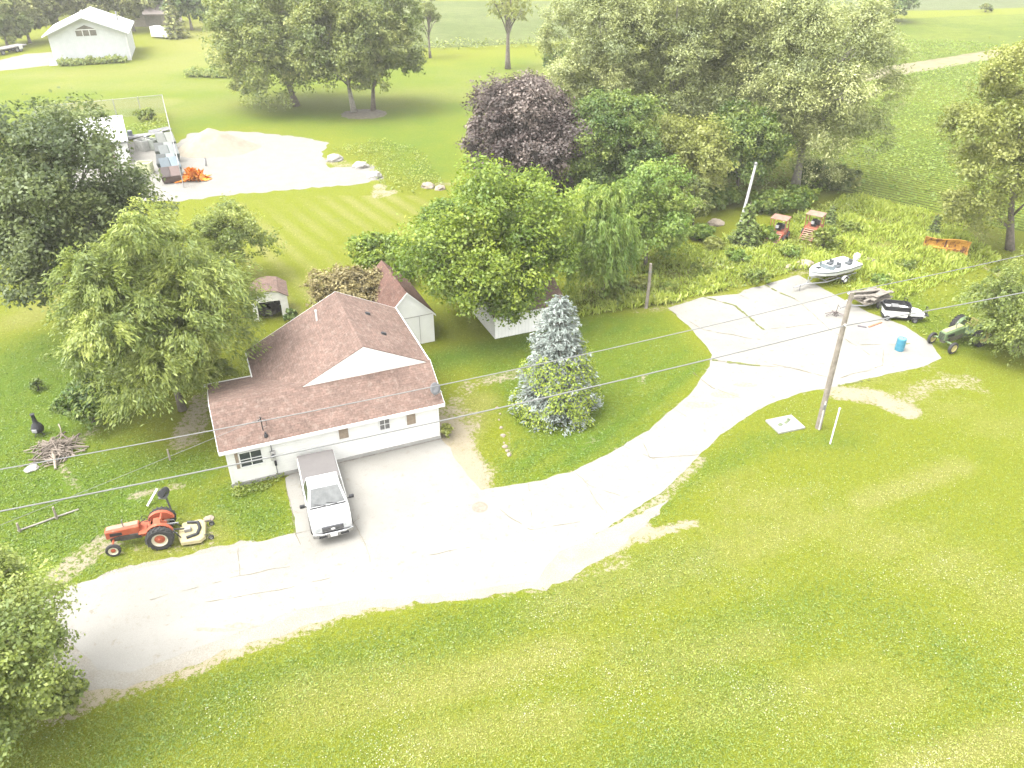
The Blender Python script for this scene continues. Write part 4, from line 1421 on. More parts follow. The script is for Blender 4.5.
shrub('field_bush', 'small bush at the far edge of the bean field', (985, 12), 2.0, 1.7, 'far', 104, .5, nl=8, sub=12, k=10, cat='bush')
shrub('leafy_shrub', 'dark shrub at the right side of the little open shed', (292, 322), 1.0, .55, 'round_', 105, .18, nl=6, sub=14, k=12)
shrub('leafy_shrub', 'green bush behind the grey junk inside the wire fence', (147, 120), 1.6, 1.7, 'weeds', 106, .34, nl=8, sub=12, k=10)
# thicket of single shrubs below the poplars
for i, (x, y, h_, r_, st_, lb) in enumerate([
        (628, 236, 3.6, 2.2, 'fresh', 'light green thicket shrub between the drooping spruce and the dark rounded tree'),
        (664, 232, 3.2, 2.0, 'weeds', 'shrub in the thicket directly behind the light green box elder'),
        (700, 240, 1.5, 1.3, 'fresh', 'low bright shrub in the weeds left of the small dark cedar'),
        (700, 212, 3.0, 2.2, 'round_', 'dark shrub in the thicket above the pale rock'),
        (800, 205, 1.9, 2.1, 'bright', 'bright green shrub behind the right rusty farm machine'),
        (838, 190, 2.4, 2.4, 'far', 'shrub at the right foot of the broad poplar by the bean field'),
        (812, 184, 2.6, 2.6, 'round_', 'dark shrub against the trunk of the broad poplar'),
        (573, 208, 3.4, 2.4, 'fresh', 'pale shrub between the purple maple and the dark rounded tree'),
        (548, 150, 2.4, 2.2, 'weeds', 'shrub behind the right side of the purple maple'),
        (566, 128, 3.5, 2.6, 'far', 'grey-green shrub at the left foot of the poplar row'),
        (712, 250, 1.0, 1.1, 'yellow', 'yellow-green weed clump in the tall grass right of the wooden post'),
        (640, 288, .9, 1.0, 'yellow', 'yellow-green weed clump just behind the wooden post')]):
    shrub('thicket_shrub', lb, (x, y), h_, r_, st_, 160 + i, .26, nl=12, sub=24, k=20, group='thicket below the poplars')
# tall poplar undergrowth
tree('sapling', 'green sapling left of the silver poplar row by the lawn edge', (556, 86), 40, 2.2, 'round_', zb=.05, tr=.12, seed=107, leaf=.42, nl=12, sub=20, k=14, zmin=-.9)
# far woods: single trees
FARW = [(8, 47, 9.0, 5.0, 'far'), (30, 43, 10.5, 4.5, 'pine'), (62, 36, 13, 5.5, 'pine'), (100, 33, 13, 5.5, 'pine'), (134, 31, 12, 5, 'pine'),
        (160, 24, 11, 4.5, 'cedar'), (192, 30, 11, 5, 'cedar'), (18, 20, 15, 7, 'pine'), (75, 12, 16, 7.5, 'pine'), (128, 8, 16, 7, 'pine'), (205, 12, 12, 5.5, 'cedar')]
FLAB = ['light green tree over the flat trailer at the left photo edge', 'grey-green pine between the flat trailer and the far barn', 'grey-green pine behind the left half of the far barn roof',
        'grey-green pine behind the ridge of the far barn', 'grey-green pine behind the right corner of the far barn', 'dark evergreen behind the grey-roofed far house', 'dark evergreen right of the small pale trailer',
        'tall pine in the top left corner of the photo', 'tall back-row pine above the far barn', 'tall back-row pine above the grey-roofed house', 'dark evergreen at the right end of the far wood']
for i, ((x, y, h_, r_, s_), lb) in enumerate(zip(FARW, FLAB)):
    tree('pine_tree' if s_ == 'pine' else ('evergreen_tree' if s_ == 'cedar' else 'leafy_tree'), lb, (x, y), 0, r_, s_, zb=.08, tr=.3, seed=120 + i, leaf=.75, h=h_, nl=22, sub=20, k=15, zmin=-.85, n_limb=6, group='trees of the far wood')
conifer('spruce_tree', 'grey-green spruce in front of the small pale trailer', (176, 38), 8.5, 3.0, 'pine', seed=140, tiers=14, per=9, k=20, leaf=.7, asp=.5)

# ------------------------------------------------------------------ ground cover
patch_leaves('tall_weeds', [(560, 290), (610, 262), (690, 255), (760, 232), (850, 195), (880, 200), (860, 240), (790, 272), (740, 290), (700, 296), (668, 305), (640, 308), (580, 318)], 26, .15, .8, 'weeds', .24, avoid=[DRIVE], seed=3)
patch_leaves('tall_grass', [(560, 300), (610, 268), (690, 245), (760, 232), (850, 195), (905, 207), (960, 226), (1000, 262), (900, 300), (860, 296), (800, 270), (740, 288), (700, 296), (668, 305), (640, 308), (580, 318)], 75, .14, .75, 'straw', .3, avoid=[DRIVE], seed=13, upright=True)
patch_leaves('meadow_grass', [(800, 275), (850, 200), (905, 205), (1010, 235), (1024, 300), (970, 350), (940, 345), (900, 322), (860, 305), (825, 285)], 14, .05, .3, 'weeds', .18, avoid=[DRIVE], seed=4)
patch_leaves('weed_bank', [(330, 150), (380, 140), (420, 150), (445, 185), (420, 196), (385, 190), (365, 165)], 20, .1, .7, 'weeds', .24, seed=5)
patch_leaves('brush_cover', [(600, 200), (840, 195), (850, 165), (760, 150), (560, 150), (545, 110), (530, 130)], 6, .2, 1.3, 'fresh', .45, seed=6)
patch_leaves('wall_plants', [(231, 494), (238, 485), (287, 468), (286, 478), (262, 492), (235, 500)], 260, .08, .55, 'weeds', .14, seed=7)
patch_leaves('field_margin', [(400, 52), (560, 47), (640, 44), (640, 38), (400, 44)], 3, .2, 1.4, 'far', .6, seed=8)
patch_leaves('yard_weeds', [(125, 128), (165, 118), (172, 132), (150, 137)], 14, .1, .7, 'weeds', .3, seed=9)

# bean plants standing in rows
rng = np.random.default_rng(31)
fx, fy = [p[0] for p in FIELD], [p[1] for p in FIELD]
n = 230000
dr_ = np.array([math.cos(ROWD), math.sin(ROWD)])
nr_ = np.array([-dr_[1], dr_[0]])
s_, r_ = rng.uniform(-30, 150, n), np.round(rng.uniform(-110, 90, n) / .76) * .76 + rng.normal(0, .12, n)
o_ = np.array(G(880, 150)[:2])
X, Y = o_[0] + dr_[0] * s_ + nr_[0] * r_, o_[1] + dr_[1] * s_ + nr_[1] * r_
kp = inpoly(X, Y, FIELD) & ~inpoly(X, Y, [p[:2] for p in P(*TRACK_PX)]) & (np.abs(X) < .95 * Y) & (Y < 175)
X, Y = X[kp], Y[kp]
hn = np.array([noise.noise((x * .12, y * .12, 2)) + .5 * noise.noise((x * .6, y * .6, 5)) for x, y in zip(X, Y)])
kp = rng.uniform(-1.5, .3, len(X)) < hn
X, Y, hn = X[kp], Y[kp], hn[kp]
Z = rng.uniform(.08, .38, len(X))
tag(leaves('bean_plants', np.stack([X, Y, Z], 1), np.stack([rng.normal(0, .45, len(X)), rng.normal(0, .45, len(X)), np.full(len(X), .9)], 1), .3, LM['bean'], None, .35 + .25 * hn + rng.uniform(-.1, .45, len(X)), None, .7, rng), kind='stuff')

# mown grass blades over the lawns, clover heads in the deep green
def lawn_blades():
    rng = np.random.default_rng(77)
    px, py = rng.uniform(-420, 1444, 1000000), 120 + 830 * rng.uniform(0, 1, 1000000) ** .8
    u, v = px - 512, py - 384
    t = CAMH / (FPX * SP + v * CP)
    X, Y = u * t, (FPX * CP - v * SP) * t
    iy = np.clip(np.searchsorted(gy, Y), 0, ny_ - 1)
    ix = np.clip(np.searchsorted(gx, X), 0, nx_ - 1)
    so_ = soil[iy, ix]
    k = ~inpoly(X, Y, DRIVE) & ~inpoly(X, Y, YARD) & ~inpoly(X, Y, FIELD) & (rng.uniform(0, 1, len(X)) > so_ * 1.25) & (Y < 100)
    for b in NOGRASS:
        k &= ~inpoly(X, Y, b)
    k &= ~(inpoly(X, Y, [p[:2] for p in P(*GRAV_PX)]) & (rng.uniform(0, 1, len(X)) < .995))
    X, Y, ix, iy = X[k], Y[k], ix[k], iy[k]
    n = len(X)
    lu, dr = lush[iy, ix], dry[iy, ix]
    s = rng.uniform(.04, .095, n) * (1 + .5 * np.clip(lu, 0, 1))
    N = np.stack([rng.normal(0, .6, n), rng.normal(0, .6, n), np.full(n, 1.1)], 1)
    T = np.clip(.46 + .45 * dr - .35 * lu + rng.normal(0, .17, n), 0, 1)
    return leaves('grass', np.stack([X, Y, s * .35], 1), N, s, leaf_mat('grass_blades', (.075, .128, .012), (.170, .192, .018), (.235, .232, .065), .25, .03), None, T, None, .38, rng)

def clover():
    rng = np.random.default_rng(78)
    px, py = rng.uniform(-200, 1340, 140000), rng.uniform(395, 860, 140000)
    u, v = px - 512, py - 384
    t = CAMH / (FPX * SP + v * CP)
    X, Y = u * t, (FPX * CP - v * SP) * t
    k = ~inpoly(X, Y, DRIVE) & ~inpoly(X, Y, [p[:2] for p in P(*GRAV_PX)])
    k &= (px - 100) * .42 + py > 690
    nz = np.array([noise.noise((x * .33, y * .33, 3)) + .6 * noise.noise((x * 1.2, y * 1.2, 8)) for x, y in zip(X, Y)])
    k &= rng.uniform(.0, 2.2, len(X)) < 1.25 * nz + .12 * ((px > 600) & (py < 720))
    X, Y = X[k], Y[k]
    n = len(X)
    N = np.stack([rng.normal(0, .3, n), rng.normal(0, .3, n), np.ones(n)], 1)
    return leaves('clover_flowers', np.stack([X, Y, np.full(n, .09)], 1), N, .036, mat('clover_white', (.38, .40, .27), .9, var=.1, bump=0), None, np.ones(n), None, .9, rng)
# ------------------------------------------------------------------ pickup truck
def section(x, hw, z0, z1, tuck=.06, crown=.0):
    """body cross-section, ring of 10 points"""
    return [(x, -hw + tuck, z0), (x, -hw, z0 + .14), (x, -hw, (z0 + z1) / 2), (x, -hw + .015, z1 - .08), (x, -hw + .10, z1),
            (x, hw - .10, z1), (x, hw - .015, z1 - .08), (x, hw, (z0 + z1) / 2), (x, hw, z0 + .14), (x, hw - tuck, z0)]

pf, pr_ = G(335, 541), G(319, 476)
PAINT = mat('white_car_paint', (.42, .42, .41), .25, var=.02, bump=0, spec=.5, coat=.6, k=1)
CHROME = mat('chrome', (.55, .55, .56), .18, 1.0, var=.05, bump=0)
WSHIELD = mat('pale_windshield', (.085, .088, .086), .12, var=.25, vs=3, bump=0, spec=.45)  # pale grey base: sky reflection put into the glass colour
taz = AZ(pr_, pf)
tc_ = pf - Vector((math.cos(taz), math.sin(taz), 0)) * 2.75
tk = thing('pickup_truck', 'white pickup truck with a grey bed cover parked in front of the house', 'pickup truck', tc_, taz)
bd = MB()
bd.loft([section(-2.80, .93, .52, 1.22), section(-2.72, .97, .48, 1.26), section(-.40, .99, .42, 1.28), section(-.32, .99, .42, 1.28)])
bd.loft([section(-.29, .99, .40, 1.28), section(.9, .99, .40, 1.26), section(1.25, .985, .40, 1.24), section(2.25, .96, .42, 1.15), section(2.6, .92, .45, 1.08), section(2.74, .86, .52, .98)])
bd.build('body', PAINT, tk, .02)
hd = MB()
hd.loft([[(1.5, -.80, 1.225), (1.5, 0, 1.262), (1.5, .80, 1.225), (1.5, .8, 1.1), (1.5, -.8, 1.1)],
         [(2.2, -.74, 1.16), (2.2, 0, 1.215), (2.2, .74, 1.16), (2.2, .74, 1.0), (2.2, -.74, 1.0)],
         [(2.66, -.62, 1.06), (2.66, 0, 1.11), (2.66, .62, 1.06), (2.66, .62, .9), (2.66, -.62, .9)]])
hd.build('hood', PAINT, tk, .02)
# cab
cbs = MB()
def ring(x, hw, z):
    return (x, -hw, z), (x, hw, z)
lo = [(-.30, -.93), (1.58, -.93), (1.58, .93), (-.30, .93)]
up = [(-.14, -.74), (.78, -.74), (.78, .74), (-.14, .74)]
cbs.add([(x, y, 1.24) for x, y in lo] + [(x, y, 1.84) for x, y in up], [(0, 1, 5, 4), (1, 2, 6, 5), (2, 3, 7, 6), (3, 0, 4, 7), (4, 5, 6, 7), (3, 2, 1, 0)])
cbs.build('cab', PAINT, tk, .05, seg=3)

def pane(name, a, b, c, d, inset, off, m, parent):
    """glass laid 6 mm proud of the quad a-b-c-d, drawn in from its edges"""
    q = [Vector(v) for v in (a, b, c, d)]
    ce = sum(q, Vector()) / 4
    nrm = (q[1] - q[0]).cross(q[2] - q[0]).normalized() * off
    k = [ce + (v - ce) * inset + nrm for v in q]
    k2 = [v - nrm * .8 for v in k]
    return MB().add(k + k2, [(0, 1, 2, 3), (7, 6, 5, 4), (0, 4, 5, 1), (1, 5, 6, 2), (2, 6, 7, 3), (3, 7, 4, 0)]).build(name, m, parent)

V3 = lambda i, top: ((up if top else lo)[i][0], (up if top else lo)[i][1], 1.84 if top else 1.24)
pane('windshield', V3(1, 0), V3(2, 0), V3(2, 1), V3(1, 1), .88, .014, WSHIELD, tk)
cw = MB()
cw.tube([(1.60, -.84, 1.262), (1.63, 0, 1.275), (1.60, .84, 1.262)], .03, 6)
cw.tube([(1.60, -.1, 1.29), (1.47, -.62, 1.37)], .012, 5)
cw.tube([(1.60, .45, 1.29), (1.47, -.05, 1.37)], .012, 5)
cw.build('wiper', DARK, tk)
pane('side_window', V3(0, 0), V3(1, 0), V3(1, 1), V3(0, 1), .80, .012, GLASS, tk)
pane('side_window', V3(2, 0), V3(3, 0), V3(3, 1), V3(2, 1), .80, .012, GLASS, tk)
pane('rear_window', V3(3, 0), V3(0, 0), V3(0, 1), V3(3, 1), .8, .012, GLASS, tk)
MB().box(-1.55, 0, 1.31, 2.38, 1.84, .07, None, .98, .97).build('bed_cover', mat('grey_vinyl', (.09, .083, .08), .75, var=.06, vs=2), tk, .025)
MB().box(2.755, 0, .86, .10, 1.0, .26).build('grille', mat('dark_grille', (.05, .05, .055), .4, var=.4, vs=12), tk, .02)
gl = MB()
for z in (.78, .86, .94):
    gl.box(2.815, 0, z, .03, .96, .018)
gl.build('grille_bar', CHROME, tk)
MB().lathe([(.001, 0), (.10, 0), (.11, .012), (.001, .02)], 20, Matrix.Translation((2.832, 0, .86)) @ Matrix.Rotation(R(90), 4, 'Y') @ Matrix.Diagonal((.55, 1, 1, 1))).build('badge', TRIM, tk)
for s in (-1, 1):
    MB().box(2.70, s * .69, .88, .14, .32, .22, Matrix.Rotation(s * R(-14), 4, 'Z')).build('headlight', mat('lamp_glass', (.45, .46, .46), .15, var=.1, bump=0, coat=.8), tk, .03)
    mr = MB().box(1.36, s * 1.16, 1.32, .12, .24, .17).build('mirror', DARK, tk, .03)
    MB().tube([(1.36, s * .95, 1.25), (1.36, s * 1.06, 1.28)], .03, 6).build('mirror_arm', DARK, mr)
    MB().box(.1, s * .995, 1.02, .2, .03, .045).build('door_handle', DARK, tk, .01)
    dl = MB()
    for x in (-.2, 1.25):
        dl.box(x, s * .992, .84, .012, .008, .72)
    dl.build('door_seam', DARK, tk)
    MB().box(-2.79, s * .86, 1.0, .05, .16, .34).build('tail_light', mat('red_lamp', (.35, .02, .02), .2, bump=0), tk, .02)
    for x in (-1.75, 1.80):
        wheel(tk, x, s * .86, .38, .38, .26, rim_m=METAL)
        fl = MB()
        fl.add([(x + .46 * math.cos(k * math.pi / 12) * f, s * (.993 if f == 1 else .985), .38 + .46 * math.sin(k * math.pi / 12) * f) for f in (1, .88) for k in range(13)], [(k, k + 1, k + 14, k + 13) for k in range(12)])
        fl.build('wheel_arch', DARK, tk)
bm_ = MB()
bm_.loft([[(2.72, -.95, .46), (2.80, -.95, .46), (2.80, -.95, .68), (2.72, -.95, .68)], [(2.78, -.6, .44), (2.93, -.6, .44), (2.93, -.6, .70), (2.78, -.6, .70)],
          [(2.78, .6, .44), (2.93, .6, .44), (2.93, .6, .70), (2.78, .6, .70)], [(2.72, .95, .46), (2.80, .95, .46), (2.80, .95, .68), (2.72, .95, .68)]])
bm_.build('bumper', CHROME, tk, .03)
for s in (-1, 1):
    MB().box(2.935, s * .5, .55, .02, .38, .10).build('bumper_opening', DARK, tk)
MB().box(2.945, 0, .57, .02, .32, .16).build('licence_plate', TRIM, tk)
MB().box(-2.88, 0, .58, .14, 1.75, .18).build('bumper', CHROME, tk, .03)


# ------------------------------------------------------------------ tractors
def tractor(name, label, loc, az, body_m, rim_m, fender_m, seat_m, hood_top_m=None, old=False):
    o = thing(name, label, 'tractor', loc, az)
    hd = MB()
    hd.loft([[(.05, -.24, .78), (.05, .24, .78), (.05, .25, 1.18), (.05, .16, 1.26), (.05, -.16, 1.26), (.05, -.25, 1.18)],
             [(1.1, -.22, .78), (1.1, .22, .78), (1.1, .23, 1.14), (1.1, .15, 1.21), (1.1, -.15, 1.21), (1.1, -.23, 1.14)],
             [(1.62, -.21, .66), (1.62, .21, .66), (1.62, .22, 1.10), (1.62, .14, 1.17), (1.62, -.14, 1.17), (1.62, -.22, 1.10)]])
    h_ = hd.build('hood', body_m, o, .025)
    if hood_top_m:
        MB().box(.82, 0, 1.232, 1.45, .30, .03, Matrix.Rotation(R(3.2), 4, 'Y')).build('hood_top', hood_top_m, h_)
    gr_ = MB()
    for i in range(5):
        gr_.box(1.635, 0, .72 + i * .085, .02, .34, .035)
    gr_.build('grille', DARK, h_)
    for s in (-1, 1):
        MB().box(1.15, s * .232, .93, .55, .014, .18).build('side_opening', DARK, h_)
    en = MB()
    en.box(.55, 0, .60, 1.0, .34, .38)
    en.box(1.25, 0, .55, .5, .26, .24)
    en.box(.35, .2, .7, .4, .12, .2)
    en.tube([(.2, -.22, .7), (.85, -.22, .7), (.95, -.24, .85)], .045, 8)
    en.build('engine', mat(name + '_engine', (.05, .045, .04) if not old else (.09, .085, .06), .7, var=.5, vs=5), o, .02)
    tr_ = MB()
    tr_.box(-.5, 0, .66, 1.15, .38, .40)
    tr_.box(-.9, 0, .66, .5, .6, .46)
    tr_.tube([(-.85, -.95, .64), (-.85, .95, .64)], .10, 10)
    tr_.build('transmission', body_m, o, .03)
    MB().tube([(1.35, -.66, .42), (1.35, -.5, .56), (1.35, .5, .56), (1.35, .66, .42)], .055, 8).build('front_axle', body_m, o)
    for s in (-1, 1):
        wheel(o, 1.35, s * .68, .36, .36, .17, 'front_wheel', rim_m, .62)
        wheel(o, -.85, s * .78, .64, .64, .34, 'rear_wheel', rim_m, .58, lug=18)
        fd = MB()
        n_ = 11  # inboard guard, the wheel stands outside it
        ins = []
        for k in range(n_):
            a = R(15 + 150 * k / (n_ - 1))
            x, z = -.85 + .66 * math.cos(a), .66 + .66 * math.sin(a)
            xi, zi = -.85 + .63 * math.cos(a), .66 + .63 * math.sin(a)
            ins.append([(x, s * .40, z), (x, s * .60, z), (xi, s * .60, zi), (xi, s * .40, zi)])
        fd.loft(ins)
        fd.prism([(-.85 + .645 * math.cos(R(15 + 150 * k / 10)), .66 + .645 * math.sin(R(15 + 150 * k / 10))) for k in range(11)], s * .41, s * .43)
        fd.build('fender', fender_m, o)
    MB().box(-.15, 0, .88, .5, 1.0, .03).build('platform', body_m, o)
    st_ = MB()
    st_.box(-.78, 0, 1.12, .40, .46, .10)
    st_.box(-.98, 0, 1.28, .08, .46, .28, Matrix.Rotation(R(-8), 4, 'Y'))
    so_ = st_.build('seat', seat_m, o, .03)
    MB().tube([(-.8, 0, .85), (-.78, 0, 1.08)], .05, 8).build('seat_post', DARK, so_)
    sw = MB()
    M = Matrix.Translation((-.28, 0, 1.40)) @ Matrix.Rotation(R(-32), 4, 'Y')
    sw.tube([M @ Vector((.2 * math.cos(k * .2618), .2 * math.sin(k * .2618), 0)) for k in range(25)], .016, 6)
    for k in range(3):
        sw.tube([M @ Vector((0, 0, 0)), M @ Vector((.2 * math.cos(k * 2.094), .2 * math.sin(k * 2.094), 0))], .012, 5)
    s2 = sw.build('steering_wheel', DARK, o)
    MB().tube([(-.28, 0, 1.40), (.08, 0, 1.14)], .022, 6).build('steering_column', DARK, s2)
    MB().tube([(.75, .1, 1.2), (.75, .1, 1.62), (.70, .1, 1.68)], .03, 8).build('exhaust', METAL, o)
    for x, y in ((-.3, .2), (-.36, -.2), (-.5, .26)):
        MB().tube([(x, y, .85), (x - .05, y, 1.18)], .012, 5).build('lever', DARK, o)
    for s in (-1, 1):
        MB().tube([(-1.1, s * .3, .55), (-1.6, s * .36, .45)], .03, 6).build('hitch_arm', METAL, o)
        MB().tube([(-1.05, s * .22, .9), (-1.45, s * .34, .75), (-1.5, s * .36, .5)], .022, 6).build('lift_arm', METAL, o)
    MB().tube([(-1.1, 0, .85), (-1.7, 0, .8)], .028, 6).build('top_link', METAL, o)
    return o

ORANGE = mat('faded_orange_paint', (.36, .085, .040), .6, var=.14, vs=3, col2=(.36, .16, .10), amt=.35, s2=3)
PINKTOP = mat('pale_orange_hood', (.34, .19, .13), .6, var=.15, vs=4)  # paler, pinker orange for the top of the hood
CREAM = mat('cream_paint', (.60, .55, .40), .5, var=.1)
p0 = G(121, 556)
p1 = G(165, 548)
ta = AZ(p1, p0)
ct = G(146, 541)
tractor('orange_tractor', 'small faded orange tractor parked on the grass beside the driveway', ct, AZ(G(172, 541), G(119, 551)), ORANGE, None, ORANGE, ORANGE, PINKTOP)
to = bpy.data.objects['orange_tractor']
to.scale = (.94, .94, .94)
for ch in to.children:
    if ch.name.startswith(('front_wheel', 'rear_wheel')):
        for r_ in ch.children:
            r_.data.materials[0] = CREAM if True else None
            M_ = MB()
            # orange hub discs on both faces
            big = ch.name.startswith('rear')
            x, z, y = (-.85, .64, .78) if big else (1.35, .36, .68)
            sgn = 1 if sum(v.co.y for v in ch.data.vertices) > 0 else -1
            hw = .17 if big else .085
            rr = .25 if big else .12
            M_.lathe([(rr, -.01), (rr * .9, .02), (rr * .35, .04), (.001, .05)], 20, Matrix.Translation((x, sgn * (y + hw * .42), z)) @ Matrix.Rotation(R(-90 * sgn), 4, 'X'))
            M_.build('hub', ORANGE, ch)
# finishing mower carried behind it
mz = AZ(G(172, 541), G(119, 551))
mo = thing('mower_deck', 'cream mower deck with black belt guard hitched behind the orange tractor', 'mower', G(191, 536), mz)
pl = [(-.72, -.55), (-.5, -.78), (.35, -.72), (.5, -.3), (.5, .3), (.35, .72), (-.5, .78), (-.72, .55)]
dk = MB()
dk.loft([[(x, y, .12) for x, y in pl], [(x * .98, y * .98, .30) for x, y in pl], [(x * .85, y * .88, .36) for x, y in pl]])
dk.build('deck', mat('tan_deck_paint', (.40, .345, .19), .6, var=.15, vs=4), mo, .02)
bg_ = MB()
for a, b in (((.1, -.55), (-.38, -.42)), ((-.38, -.42), (-.48, .0)), ((-.48, 0), (-.38, .42)), ((-.38, .42), (.1, .55))):
    bg_.tube([(a[0], a[1], .42), (b[0], b[1], .42)], .075, 8)
bg_.build('belt_guard', DARK, mo)
MB().box(.05, 0, .45, .3, .26, .2).build('gearbox', mat('mower_gearbox', (.25, .24, .22), .6), mo, .03)
ar = MB()
for s in (-1, 1):
    ar.tube([(.35, s * .4, .36), (.62, s * .3, .75), (.75, s * .3, .5)], .03, 6)
ar.tube([(.1, 0, .5), (.85, 0, .62)], .04, 8)
ar.build('hitch_frame', DARK, mo)
for s in (-1, 1):
    wheel(mo, -.95, s * .5, .13, .13, .09, 'caster_wheel')
    MB().tube([(-.6, s * .5, .33), (-.95, s * .5, .33), (-.95, s * .5, .14)], .02, 6).build('caster_arm', DARK, mo)

GREEN = mat('weathered_green_paint', (.14, .20, .095), .7, var=.2, vs=3, col2=(.25, .19, .11), amt=.35, s2=4)
YELLOWR = mat('yellow_rim_paint', (.50, .43, .17), .6, var=.15)
tractor('green_tractor', 'old weathered green tractor half hidden under the low tree at right', G(957, 343), AZ(G(968, 340), G(940, 349)), GREEN, YELLOWR, GREEN, mat('torn_yellow_seat', (.42, .36, .14), .8, var=.2), mat('pale_green_hood', (.33, .34, .17), .7, var=.2, vs=4), True)  # hood top a paler yellow-green than the hood sides
tg = bpy.data.objects['green_tractor']
tg.scale = (1.18, 1.18, 1.12)

# ------------------------------------------------------------------ boat on its trailer
bw, sn = G(806, 288), G(851, 274)
baz = AZ(sn, bw)
bl = (sn - bw).length
bc = (bw + sn) / 2
blen = 5.4
trl = thing('boat_trailer', 'grey boat trailer standing under the white motorboat', 'trailer', bc, baz)
f_ = MB()
for s in (-1, 1):
    f_.tube([(-2.5, s * .62, .42), (1.2, s * .62, .42), (2.9, s * .05, .42), (4.3, s * .03, .40)], .05, 6)
for x in (-2.2, -.4, 1.0):
    f_.tube([(x, -.66, .40), (x, .66, .40)], .04, 6)
f_.tube([(2.7, 0, .42), (2.75, 0, 1.0)], .04, 6)
f_.build('frame', mat('galvanised', (.38, .38, .38), .5, .4, var=.15), trl)
bk_ = MB()
for s in (-1, 1):
    bk_.tube([(-2.3, s * .45, .56), (1.0, s * .42, .54)], .05, 6)
bk_.build('bunk', WOOD, trl)
for s in (-1, 1):
    wheel(trl, -.7, s * .98, .31, .31, .2, rim_m=TRIM)
    fd = MB()
    fd.loft([[(-.7 + .38 * math.cos(R(a)), s * .87, .31 + .38 * math.sin(R(a))), (-.7 + .38 * math.cos(R(a)), s * 1.1, .31 + .38 * math.sin(R(a))), (-.7 + .36 * math.cos(R(a)), s * 1.1, .31 + .36 * math.sin(R(a))), (-.7 + .36 * math.cos(R(a)), s * .87, .31 + .36 * math.sin(R(a)))] for a in range(15, 170, 15)])
    fd.build('mudguard', TRIM, trl)
MB().tube([(3.7, .12, 0.02), (3.7, .12, .55)], .03, 6).build('jockey_stand', METAL, trl)
bt = thing('motorboat', 'white open motorboat with a grey side stripe resting on its trailer', 'boat', bc, baz)
ST = [(-2.6, 1.0, .62, .95, 1.32), (-1.0, 1.08, .58, .95, 1.34), (.6, 1.02, .58, .98, 1.38), (1.6, .78, .64, 1.06, 1.44), (2.3, .42, .78, 1.18, 1.49), (2.72, .06, 1.05, 1.32, 1.53)]
hl = MB()
def hull_sec(x, hw, zk, zc, zg, k=1.0):
    return [(x, -hw * k, zg), (x, -hw * .93 * k, zc), (x, 0, zk), (x, hw * .93 * k, zc), (x, hw * k, zg)]
hl.loft([hull_sec(*q) for q in ST])
hl.build('hull', PAINT, bt, .02)
sp = MB()
for s in (-1, 1):
    ov, uv_ = [], []
    for x, hw, zk, zc, zg in ST:
        for zf, arr in ((.62, ov), (.80, uv_)):
            arr.append((x, s * (hw * (.93 + .07 * zf) + .008), zc + (zg - zc) * zf))
    n_ = len(ov)
    sp.add(ov + uv_, [(k, k + 1, n_ + k + 1, n_ + k) for k in range(n_ - 1)])
sp.build('side_stripe', mat('grey_stripe', (.07, .08, .10), .4), bt)
dkk = MB()
dkk.add([(x, s * hw * .99, zg + .015) for x, hw, zk, zc, zg in ST[2:] for s in (-1, 1)] + [(ST[-1][0], 0, ST[-1][4] + .02)], [(0, 1, 3, 2), (2, 3, 5, 4), (4, 5, 7, 6)])
dkk.add([(-2.6, -1.0, 1.335), (-2.6, 1.0, 1.335), (-2.05, 1.03, 1.345), (-2.05, -1.03, 1.345)], [(0, 1, 2, 3)])
for s in (-1, 1):
    dkk.add([(-2.05, s * 1.03, 1.345), (-2.05, s * .78, 1.345), (.6, s * .76, 1.395), (.6, s * 1.01, 1.395)], [(0, 1, 2, 3)])
dkk.build('deck', mat('pale_gelcoat', (.62, .66, .64), .4, var=.05, bump=0), bt)
MB().add([(-2.05, -.77, 1.335), (.6, -.75, 1.385), (.6, .75, 1.385), (-2.05, .77, 1.335)], [(0, 1, 2, 3)]).build('cockpit_floor', mat('cockpit_liner', (.42, .44, .43), .6, var=.15, vs=3), bt)
for (x, y) in ((-.1, .38), (-.1, -.38), (-1.5, .4)):
    sq = MB()
    sq.box(x, y, 1.45, .42, .44, .14)
    sq.box(x - .2, y, 1.62, .08, .44, .28)
    sq.build('boat_seat', mat('dark_seat_cover', (.06, .065, .07), .6), bt, .03)
wsd = MB()
for a, b in (((.75, -.78), (1.15, -.35)), ((1.15, -.35), (1.15, .35)), ((1.15, .35), (.75, .78))):
    wsd.add([(a[0], a[1], 1.40), (b[0], b[1], 1.42), (b[0] - .2, b[1], 1.72), (a[0] - .2, a[1], 1.68), (a[0] - .02, a[1], 1.40), (b[0] - .02, b[1], 1.42), (b[0] - .22, b[1], 1.72), (a[0] - .22, a[1], 1.68)],
            [(0, 1, 2, 3), (7, 6, 5, 4), (0, 4, 5, 1), (1, 5, 6, 2), (2, 6, 7, 3), (3, 7, 4, 0)])
wsd.build('windscreen', mat('smoked_screen', (.10, .12, .13), .1, var=.1, bump=0), bt)
MB().box(1.55, -.15, 1.50, .4, .3, .05).build('deck_hatch', DARK, bt, .02)
om = MB()
om.loft([[(-2.95 + dx * .8, dy * .8, 1.25) for dx, dy in ((-.25, -.2), (.2, -.2), (.2, .2), (-.25, .2))], [(-2.95 + dx, dy, 1.55) for dx, dy in ((-.28, -.22), (.22, -.22), (.22, .22), (-.28, .22))], [(-2.95 + dx * .75, dy * .7, 1.86) for dx, dy in ((-.28, -.22), (.22, -.22), (.22, .22), (-.28, .22))]])
bt.scale = trl.scale = (.93, .93, .93)
om_o = om.build('outboard_motor', TRIM, bt, .05)
lg_ = MB()
lg_.box(-2.92, 0, .95, .2, .12, .62)
lg_.box(-2.95, 0, .62, .4, .1, .14)
